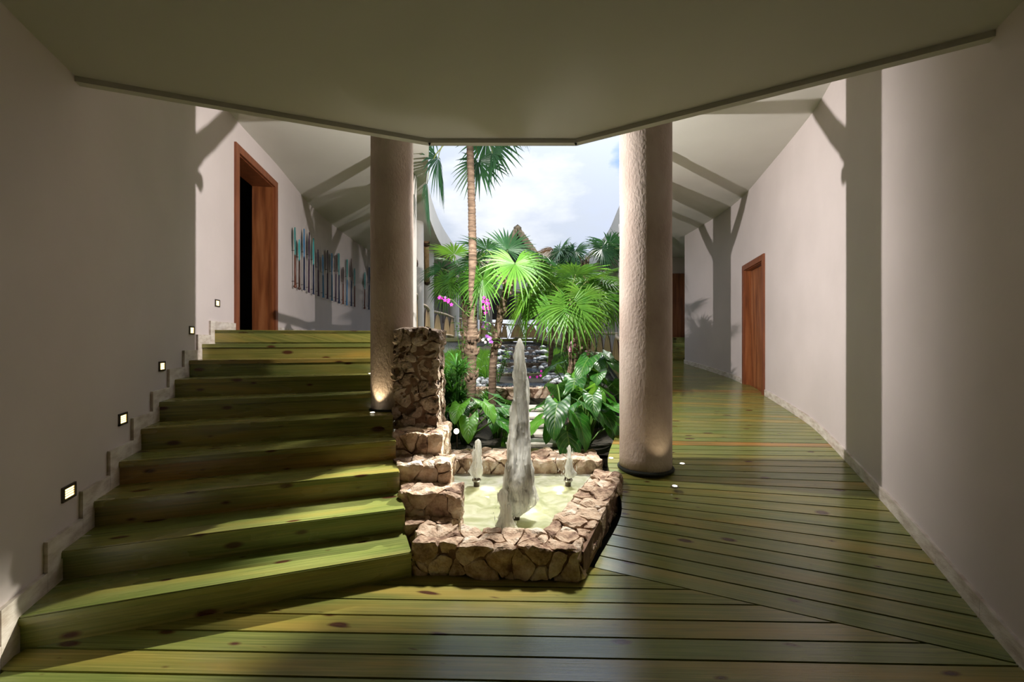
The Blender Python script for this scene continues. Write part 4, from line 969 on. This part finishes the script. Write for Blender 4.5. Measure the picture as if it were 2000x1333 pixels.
for _ in range(3000):
    y = rnd.uniform(5.5, 9.3); x = .36 + rnd.choice((-1, 1)) * rnd.uniform(.26, .5); blade(x, y, gz(x, y), rnd.uniform(.03, .08), .004)
tag(mk('grass', V, F, M['grass'], kind='stuff'), 'bright green grass and ground cover between the garden palms', 'grass')

# ------------------------------------------------------------------ orchids
def petal_flower(name, c, s, face, mat, root, seed):
    rnd = random.Random(seed); V = []; F = []; face = Vector(face).normalized(); a = face.cross(Vector((0, 0, 1))).normalized(); u = a.cross(face)
    for k in range(5):
        th = 2 * math.pi * k / 5 + .3; d = a * math.cos(th) + u * math.sin(th); p = -a * math.sin(th) + u * math.cos(th); b = len(V); c_ = Vector(c)
        V += [tuple(c_), tuple(c_ + d * s * .55 + p * s * .36 + face * s * .12), tuple(c_ + d * s + face * s * .02), tuple(c_ + d * s * .55 - p * s * .36 + face * s * .12)]
        F.append((b, b + 1, b + 2, b + 3))
    tube(V, F, [Vector(c), Vector(c) + face * s * .4], [s * .16, s * .24], 6)
    return mk(name, V, F, mat, root)
def orchid(base, tip, n, s, mats, label, leaves=8, seed=0, cluster=.09):
    root = thing('orchid', base, label, 'orchid'); rnd = random.Random(seed); B, T = Vector(base), Vector(tip)
    V = []; F = []; mid = B.lerp(T, .55) + Vector((0, 0, .08)); tube(V, F, [B, mid, T], [.006, .005, .003], 5); mk('stem', V, F, M['stalk'], root)
    for i in range(n):
        t = 1 - .42 * i / max(1, n - 1); c = B.lerp(T, t) + Vector((rnd.uniform(-1, 1), rnd.uniform(-.4, .2), rnd.uniform(-1, 1))) * cluster
        petal_flower('flower', c, s * rnd.uniform(.8, 1.15), (rnd.uniform(-.5, .5), -1, rnd.uniform(-.3, .3)), M[rnd.choice(mats)], root, seed + i)
    V = []; F = []
    for i in range(leaves):
        az = rnd.uniform(0, 6.28); d = Vector((math.cos(az), math.sin(az), 0)); b = len(V); l = rnd.uniform(.16, .3); w = .018; sd = Vector((-d.y, d.x, 0))
        for t in (0, .35, .7, 1): p = B + Vector((0, 0, .05 * i % .3)) + d * l * t + Vector((0, 0, l * (.6 * t - .7 * t * t))); ww = w * (1 - t ** 3); V += [tuple(p - sd * ww), tuple(p + sd * ww)]
        for k in range(3): F.append((b + 2 * k, b + 2 * k + 1, b + 2 * k + 3, b + 2 * k + 2))
    mk('foliage', V, F, M['strap'], root)
    return root
orchid((-.45, 7.25, 1.72), (-.42, 7.1, 2.22), 9, 0.037, ['magenta'], 'vivid magenta orchid between the two central palm trunks', 10, 1, .05)
orchid((-.72, 7.3, 1.95), (-1.22, 7.2, 2.30), 8, 0.031, ['violet', 'magenta'], 'violet orchid spray reaching sideways toward the balustrade', 10, 2, .03)
orchid((-.36, 7.55, 1.45), (-.44, 7.3, 1.58), 9, 0.034, ['whitef', 'violet'], 'white and violet orchids on the leaning palm trunk', 10, 3, .09)
orchid((-.52, 9.0, 1.6), (-.55, 8.9, 1.95), 6, 0.034, ['pink', 'violet'], 'small mauve orchid beyond the central palms', 8, 4, .07)
orchid((1.0, 7.15, 1.25), (.98, 7.0, 1.52), 8, 0.034, ['pink'], 'pink orchid cluster on the bright palm trunk', 8, 5, .05)
orchid((1.33, 8.05, 1.15), (1.30, 7.9, 1.35), 4, 0.034, ['pink'], 'few pale pink orchids low on the ramp-side palm trunk', 8, 6, .08)
orchid((.15, 9.3, .6), (.62, 9.0, .9), 4, 0.034, ['magenta'], 'small magenta orchid against the rubble terrace wall', 6, 7, .05)
for i, (x, y, z0, h, lab) in enumerate([(-.75, 8.0, .2, 2.0, 'slender leafy climber beside the tallest palm'), (1.62, 9.6, .5, 1.6, 'glossy leafy shrub in front of the ramp balustrade'), (-.95, 10.2, .5, 1.5, 'leafy green shrub under the gallery edge'), (1.15, 7.9, .17, 1.6, 'leafy stems between the two right palm trunks'), (-.35, 10.8, .5, 1.0, 'light green shrub beside the fern-side stones')]):
    rnd = random.Random(200 + i); root = thing('leafy_shrub', (x, y, z0), lab, 'shrub'); V = []; F = []; V2 = []; F2 = []
    for s in range(7):
        tp = Vector((x + rnd.uniform(-.3, .3), y + rnd.uniform(-.2, .2), z0 + h * rnd.uniform(.6, 1))); B = Vector((x, y, z0 - .05)); tube(V2, F2, [B, B.lerp(tp, .6) + Vector((rnd.uniform(-.05, .05), 0, .05)), tp], [.012, .008, .003], 5)
        for k in range(26):
            c = B.lerp(tp, rnd.uniform(.3, 1.02)); az = rnd.uniform(0, 6.28); d = Vector((math.cos(az), math.sin(az), rnd.uniform(-.2, .6))).normalized(); sd = d.cross(Vector((0, 0, 1))).normalized(); l = rnd.uniform(.07, .14); b = len(V)
            V += [tuple(c), tuple(c + d * l * .5 + sd * l * .2), tuple(c + d * l - Vector((0, 0, l * .2))), tuple(c + d * l * .5 - sd * l * .2)]; F.append((b, b + 1, b + 2, b + 3))
    mk('foliage', V, F, M['strap'] if i % 2 else M['grass'], root); mk('stems', V2, F2, M['stalk'], root)

# ------------------------------------------------------------------ balustrades
def arch_mesh(w, h):
    V = []; F = []; n = 16; pts = []
    for i in range(n + 1):
        t = -1 + 2 * i / n; pts.append((t * w / 2, h * (1 - abs(t) ** 2.3)))
    for yy in (-.012, .012):
        for x, z in pts: V.append((x, yy, z))
        for x, z in pts: V.append((x, yy, 0))
    m = n + 1
    for i in range(n):
        F += [(2 * m + i, 2 * m + i + 1, 3 * m + i + 1, 3 * m + i)[::-1], (i, i + 1, m + i + 1, m + i), (i, 2 * m + i, 2 * m + i + 1, i + 1)]
    me = bpy.data.meshes.new('arch_panel'); me.from_pydata(V, [], F); me.materials.append(M['arch']); me.update()
    V2 = []; F2 = []; tube(V2, F2, [(x, 0, z) for x, z in pts], .017, 6); mt = bpy.data.meshes.new('edge_band'); mt.from_pydata(V2, [], F2); mt.materials.append(M['archtrim']); mt.update()
    return me, mt
AR, ART = arch_mesh(.66, .70)
def balustrade(a, b, label, bow=.10, n=None):
    a, b = Vector(a), Vector(b); root = thing('balustrade', a, label, 'balustrade'); d = b - a; ln = d.length; ang = math.atan2(d.y, d.x); side = Vector((d.y, -d.x, 0)).normalized()
    for z, nm, r in ((.86, 'top_rail', .045), (.09, 'bottom_rail', .04)):
        pts = [a.lerp(b, t) + Vector((0, 0, z + .03 * noise.noise(Vector((t * 3, a.x, z))))) + side * bow * math.sin(math.pi * t) for t in [i / 8 for i in range(9)]]
        V = []; F = []; tube(V, F, pts, r, 10); mk(nm, V, F, M['pale_log'], root, smooth=True)
    k = n or max(1, round(ln / .70))
    for i in range(k):
        p = a.lerp(b, (i + .5) / k) + Vector((0, 0, .11)) + side * bow * math.sin(math.pi * (i + .5) / k)
        o = inst('arch_panel', AR, root, p, (math.atan2(d.z, d.xy.length) * 0, 0, ang), (ln / k / .70, 1, 1)); ORG[o.name] = origin(root)
        e = bpy.data.objects.new('edge_band', ART); COL.objects.link(e); e.parent = o
balustrade((-1.80, 6.2, UP), (-1.95, 7.7, UP), 'short balustrade beside the head of the stairs')
balustrade((-1.98, 8.1, UP), (-2.4, 10.8, UP), 'balustrade bay hidden behind the stair column')
balustrade((-2.48, 11.2, UP), (-2.72, 14.2, UP), 'cane-arch balustrade bay between stair column and white strut column', n=3)
balustrade((-2.70, 14.6, UP), (-2.52, 18.8, UP), 'cane-arch balustrade bay just beyond the white strut column', n=3)
balustrade((-2.42, 19.2, UP), (-1.95, 23.0, UP), 'distant balustrade bay before the far paddle wall')
balustrade((-1.7, 23.5, UP), (-.3, 26.0, UP), 'distant balustrade bay at the bend of the far gallery', n=4)
balustrade((-.1, 26.6, UP), (1.6, 26.6, UP), 'far terrace balustrade across the head of the cascade', 0)
balustrade((2.62, 10.9, .80), (2.55, 9.3, .68), 'ramp balustrade bay hidden by the fountain-side column')
balustrade((2.9, 11.4, .86), (3.22, 17.7, 1.02), 'cane-arch balustrade along the level walkway behind the right palms', .0, 4)
balustrade((3.3, 18.3, 1.05), (2.6, 23.1, 1.45), 'cane-arch balustrade rising along the far walkway', .1)
balustrade((2.5, 23.6, 1.5), (1.75, 25.9, UP), 'last balustrade bay meeting the far terrace', .05)

# ------------------------------------------------------------------ paddles
PD = [(8.25, 3.69, 2.55), (8.54, 3.53, 2.55), (8.90, 3.83, 2.57), (9.25, 3.86, 2.56), (9.61, 3.81, 2.56), (9.99, 3.63, 2.56), (10.34, 3.58, 2.56), (10.65, 3.76, 2.56), (10.99, 3.75, 2.55), (11.28, 3.77, 2.55), (11.55, 3.86, 2.54), (11.88, 3.56, 2.54), (12.19, 3.83, 2.53), (12.58, 3.92, 2.54), (12.88, 3.69, 2.54), (13.83, 3.73, 2.56), (14.26, 3.96, 2.56), (14.59, 3.87, 2.56), (23.1, 3.65, 2.6), (23.7, 3.6, 2.5), (24.3, 3.7, 2.6)]
PCOL = ['teal/p_red', 'turq/p_brown', 'blue/p_navy', 'plum/p_plum', 'turq/p_navy', 'plum/p_plum', 'blue/p_blue', 'brown/p_plum', 'blue/p_blue', 'brown/p_plum', 'teal/p_navy', 'brown/p_red', 'teal/p_blue', 'brown/p_navy', 'teal/p_red', 'teal/p_red', 'navy/p_navy', 'plum/p_brown', 'teal/p_teal', 'brown/p_red', 'teal/p_teal']
CN = {'teal': 'teal', 'turq': 'turquoise', 'blue': 'blue', 'plum': 'dark plum', 'brown': 'dark brown', 'navy': 'navy'}
ORD = ['first', 'second', 'third', 'fourth', 'fifth', 'sixth', 'seventh', 'eighth', 'ninth', 'tenth', 'eleventh', 'twelfth', 'thirteenth', 'fourteenth', 'fifteenth', 'sixteenth', 'seventeenth', 'eighteenth']
TB = [0, 1, 2, 2, 2, 1, 1, 0, 3, 3, 3, 1, 3, 2, 0, 1, 3, 1, 0, 3, 0]
for i, (y, zt, zb) in enumerate(PD):
    c0, sh = PCOL[i].split('/'); p, t, n = on_wall(xL, y, -1); n = n if n.x > 0 else -n
    lab = ('%s-bladed wooden paddle, %s in the row counted from the open door' % (CN[c0], ORD[i])) if i < 18 else ('%s wooden paddle, %s of three on the distant gallery wall' % (CN[c0], ['first', 'middle', 'last'][i - 18]))
    root = thing('paddle', (p.x, p.y, zb), lab, 'paddle', 'paddles hung along the gallery wall'); h = zt - zb; Q = p + n * .06; tilt = random.uniform(-.035, .035)
    bl = h * random.uniform(.42, .52); wd = random.uniform(.064, .086) * (1 if TB[i] != 3 else .9)
    def at(s, z): return Q + t * (s + tilt * (z - zb)) + Vector((0, 0, z))
    V = []; F = []; ns = 14
    for k in range(ns + 1):
        u = k / ns; z = zt - bl * u
        prof = {0: min(1, (u / .12) ** .5) * (1 - .75 * max(0, (u - .45) / .55) ** 1.3), 1: min(1, (u / .2) ** .6) * (1 - .75 * max(0, (u - .55) / .45) ** 1.3), 2: max(.02, math.sin(math.pi * min(1, .02 + u * .9)) ** .7), 3: (.95 if u > .02 else .8) * (1 - .75 * max(0, (u - .6) / .4) ** 1.4)}[TB[i]]
        w = max(.014, wd * prof)
        V += [at(-w, z), at(0, z) + n * .012, at(w, z), at(0, z) - n * .012]
    for k in range(ns):
        for j in range(4): a = 4 * k + j; b2 = 4 * k + (j + 1) % 4; F.append((a, b2, b2 + 4, a + 4))
    F += [(3, 2, 1, 0), tuple(4 * ns + j for j in range(4))]
    mk('blade', V, F, M['p_' + c0], root, smooth=False)
    V = []; F = []; tube(V, F, [at(0, zt - bl + .03), at(0, zb + .03)], [.016, .019], 10); mk('shaft', V, F, M[sh], root, smooth=True)
    V = []; F = []
    if i % 5 in (0, 1) and i < 16 and c0 in ('teal', 'turq'):
        lathe(V, F, at(0, zb + .025), [(.012, -.032), (.028, -.018), (.033, 0), (.026, .02), (.014, .03)], 14)
    else: tube(V, F, [at(-.05, zb + .02), at(0, zb + .026), at(.05, zb + .02)], [.014, .018, .014], 10)
    mk('grip', V, F, M[sh], root, smooth=True)
    V = []; F = []; tube(V, F, [at(0, zb + .12) - n * .07, at(0, zb + .12)], .006, 6); tube(V, F, [at(0, zt - bl * .8) - n * .07, at(0, zt - bl * .8)], .006, 6); mk('wall_pin', V, F, M['bronze'], root)

# gourds on the far walkway wall
gl = [(19.2, 2.5), (19.6, 2.35), (20.0, 2.6), (20.3, 2.38), (20.7, 2.62), (21.1, 2.4), (21.4, 2.75), (21.8, 2.5), (22.3, 2.65)]
for i, (y, z) in enumerate(gl):
    p, t, n = on_wall(xR2, y, 1); n = n if n.x < 0 else -n; c = p + n * .06 + Vector((0, 0, z)); V = []; F = []
    lathe(V, F, c, [(.01, -.075), (.05, -.06), (.07, -.02), (.065, .03), (.03, .065), (.012, .085)], 14)
    tag(mk('gourd', V, F, M['gourd'], smooth=True), 'round pale gourd fixed on the far walkway wall behind the arched balustrade', 'gourd', 'gourds on the far wall')

# ------------------------------------------------------------------ lamps
SLN = ['lowest recessed step light, beside the third step', 'second recessed step light up the stair wall', 'third recessed step light up the stair wall', 'fourth recessed step light up the stair wall', 'topmost recessed step light next to the open door']
for i, (y, z) in enumerate([(2.58, .64), (3.22, .96), (3.91, 1.31), (4.61, 1.65), (5.33, 2.0)]):
    p, t, n = on_wall(xL, y, -1); n = n if n.x > 0 else -n; root = thing('step_light', (p.x, p.y, z), SLN[i], 'light', 'recessed step lights'); c = p + Vector((0, 0, z)); Z = Vector((0, 0, 1))
    V = []; F = []
    for s, zz, hx, hz in ((-.058, 0, .010, .042), (.058, 0, .010, .042), (0, .036, .068, .008), (0, -.036, .068, .008)): hexa(V, F, obox(c + t * s + Z * zz + n * .004, t, n, Z, hx, .006, hz))
    mk('bezel', V, F, M['bronze'], root)
    V = []; F = []; hexa(V, F, obox(c + n * .002, t, n, Z, .048, .003, .028)); mk('diffuser', V, F, M['lamp'], root)
    V = []; F = []
    for zz in (-.014, 0, .014): hexa(V, F, obox(c + Z * zz + n * .006, t, n, Z, .048, .003, .0012))
    mk('louvre', V, F, M['bronze'], root)
for i, (x, y, z, tx, ty, en, lab) in enumerate([(-1.36, 4.24, 5 * RISE, -1.24, 4.34, 1.6, 'recessed uplight in the stair tread at the foot of the stair column'), (-1.58, 4.86, 7 * RISE, -1.40, 4.66, 1.2, 'recessed uplight higher on the stairs beside the stair column'),
                                     (1.76, 4.50, .265, 1.66, 4.44, 1.6, 'recessed deck uplight behind the ramp-side column'), (1.47, 3.93, .222, 1.44, 4.2, .8, 'recessed deck uplight in front of the ramp-side column'), (1.06, 4.66, .28, 1.25, 4.54, .8, 'recessed deck uplight between basin wall and ramp-side column'), (2.85, 10.3, .745, 2.9, 11.0, .5, 'tiny recessed deck uplight far along the ramp edge')]):
    root = thing('deck_uplight', (x, y, z), lab, 'light', 'recessed deck uplights'); V = []; F = []; lathe(V, F, (x, y, z), [(.034, -.01), (.034, .004), (.024, .006)], 20); mk('ring', V, F, M['steel'], root); V = []; F = []; lathe(V, F, (x, y, z), [(.022, .004), (.020, .008), (.01, .009)], 16); mk('lens', V, F, M['lampw'], root)
    lamp('SPOT', 'bulb', (x, y, z + .02), en * 4, (1, .80, .50), (tx, ty, z + .9), .012, 80, .6, root)
def flood(loc, aim, post, en, label, spot=150, blend=.35, color=(1, .94, .91), size=.035):
    """floodlight on a bracket that reaches to the column axis at post"""
    loc = Vector(loc); d = (Vector(aim) - loc).normalized(); root = thing('column_floodlight', loc, label, 'light', 'floodlights bracketed to the columns')
    V = []; F = []; tube(V, F, [loc - d * .10, loc - d * .06, loc], [.03, .05, .055], 16); mk('housing', V, F, M['bronze'], root, smooth=True)
    V = []; F = []; tube(V, F, [loc, loc + d * .004], [.047, .047], 16); mk('lens', V, F, M['lampw'], root)
    V = []; F = []; tube(V, F, [loc - d * .06, Vector((post[0], post[1], loc.z if loc.z < 4 else HC + .02))], .012, 8); mk('bracket', V, F, M['bronze'], root)
    lamp('SPOT', 'bulb', loc + d * .03, en, color, loc + d * 2, size, spot, blend, root)
flood((-1.16, 4.80, 3.30), (4.2, 8.9, 1.9), (-1.2, 4.55), 950, 'floodlight bracketed behind the stair column under the gallery roof', 142, .95)
flood((1.225, 4.725, 3.30), (-3.8, 7.9, 2.5), (1.4, 4.5), 600, 'floodlight bracketed behind the ramp-side column under the gallery roof', 80, .25)
flood((2.42, 7.95, 3.30), (-1.14, 3.22, .50), (2.6, 8.1), 4600, 'narrow floodlight bracketed to the hidden ramp column and aimed at the stairs', 12, 1.0, (1, .96, .82))
fl2 = Vector((-.70, 5.48, .40))
gs = thing('garden_spotlight', fl2 + Vector((0, 0, -.2)), 'small lit garden spotlight among leaves right of the stone pier', 'light')
V = []; F = []; tube(V, F, [fl2 + Vector((0, .10, -.02)), fl2 + Vector((0, .05, 0)), fl2], [.02, .035, .04], 14); mk('housing', V, F, M['bronze'], gs, smooth=True)
V = []; F = []; tube(V, F, [fl2, fl2 + Vector((0, -.004, 0))], [.034, .034], 14); mk('lens', V, F, M['lampw'], gs)
V = []; F = []; tube(V, F, [fl2 + Vector((0, .05, 0)), fl2 + Vector((0, .05, -.22))], .01, 8); mk('spike', V, F, M['bronze'], gs)
# ------------------------------------------------------------------ thatched pavilion beyond
hut = thing('thatched_pavilion', (.5, 31, UP), 'large thatched palm-roof pavilion with dark louvred gable beyond the garden', 'pavilion')
def roof_part(name, q, mat, th=.3, par=hut):
    V = [Vector(p) for p in q]; n = (V[1] - V[0]).cross(V[2] - V[0]).normalized()
    if n.z < 0: n = -n
    m = len(q); VV = V + [v - n * th for v in V]; F = [tuple(range(m)), tuple(reversed(range(m, 2 * m)))] + [(i, i + m, (i + 1) % m + m, (i + 1) % m) for i in range(m)]
    return mk(name, VV, F, mat, par)
AP = (.40, 9.75)
roof_part('gable_slope', [(AP[0], 30.6, AP[1]), (AP[0], 38, AP[1]), (-2.1, 38, 6.7), (-1.75, 30.6, 6.9)], M['thatch'], .35)
roof_part('gable_slope', [(AP[0], 38, AP[1]), (AP[0], 30.6, AP[1]), (2.45, 30.6, 6.75), (2.8, 38, 6.5)], M['thatch'], .35)
roof_part('main_slope', [(-3.6, 37, 9.2), (4.3, 37, 9.2), (7.5, 30.2, 4.9), (-6.8, 30.2, 4.9)], M['thatch'], .35)
roof_part('hip_slope', [(4.3, 37, 9.2), (7.5, 43, 4.9), (7.5, 30.2, 4.9)], M['thatch'], .35)
roof_part('hip_slope', [(-3.6, 37, 9.2), (-6.8, 30.2, 4.9), (-6.8, 43, 4.9)], M['thatch'], .35)
roof_part('apron', [(-1.7, 31.6, 7.0), (2.4, 31.6, 7.0), (3.0, 28.8, 5.25), (-2.4, 28.8, 5.25)], M['thatch2'], .3)
V = [(AP[0], 31.3, 9.2), (-1.4, 31.3, 6.8), (2.2, 31.3, 6.8)]; mk('gable_panel', V, [(0, 1, 2)], M['louver'], hut)
for k in range(8):
    z = 6.95 + k * .26; hw = 1.75 * (9.2 - z) / 2.4; V = []; F = []; hexa(V, F, obox((.40, 31.22, z), (1, 0, 0), (0, .8, .6), (0, -.6, .8), hw, .07, .012)); mk('louvre_slat', V, F, M['louver'], hut)
rnd = random.Random(4); V = []; F = []
for side in (-1, 1):
    for i in range(900):
        t = rnd.random(); x = AP[0] + side * 2.1 * t; z = AP[1] - 2.85 * t - rnd.uniform(0, .25); l = rnd.uniform(.35, .8); y = 30.6 + rnd.uniform(-.12, .1); w = rnd.uniform(.012, .03); b = len(V); dx = side * .25 * l * rnd.random()
        V += [(x - w, y, z), (x + w, y, z), (x + dx, y - .1 * rnd.random(), z - l)]; F.append((b, b + 1, b + 2))
for i in range(700):
    x = rnd.uniform(-2.5, 3.1); l = rnd.uniform(.2, .5); b = len(V); V += [(x - .02, 28.75, 5.2), (x + .02, 28.75, 5.2), (x + rnd.uniform(-.05, .05), 28.7, 5.2 - l)]; F.append((b, b + 1, b + 2))
mk('thatch_fringe', V, F, M['thatch2'], hut, kind='stuff')
for x in (-5, -2.2, 3.0, 6):
    for y in (31, 41):
        V = []; F = []; tube(V, F, [(x, y, UP), (x, y, 5.4)], .13, 10); mk('post', V, F, M['log'], hut, smooth=True)
V = []; F = []; hexa(V, F, boxv(-6.5, 7.2, 40, 40.1, 3.5, 6.6)); mk('interior_shade_panel', V, F, M['louver'], hut)  # added dark sheet imitating the shade inside the pavilion
ll = thing('lattice_railing', (1.2, 29, UP), 'dark branch lattice railing on the terrace under the pavilion', 'railing')
for i in range(9):
    for s in (-1, 1):
        x = -.5 + i * .42; V = []; F = []; tube(V, F, [(x - s * .2, 29, UP), (x + s * .2, 29, UP + .95)], .025, 6); mk('branch', V, F, M['collar'], ll)
V = []; F = []; tube(V, F, [(-.9, 29, UP + .95), (3.2, 29, UP + .95)], .04, 8); mk('rail', V, F, M['collar'], ll)
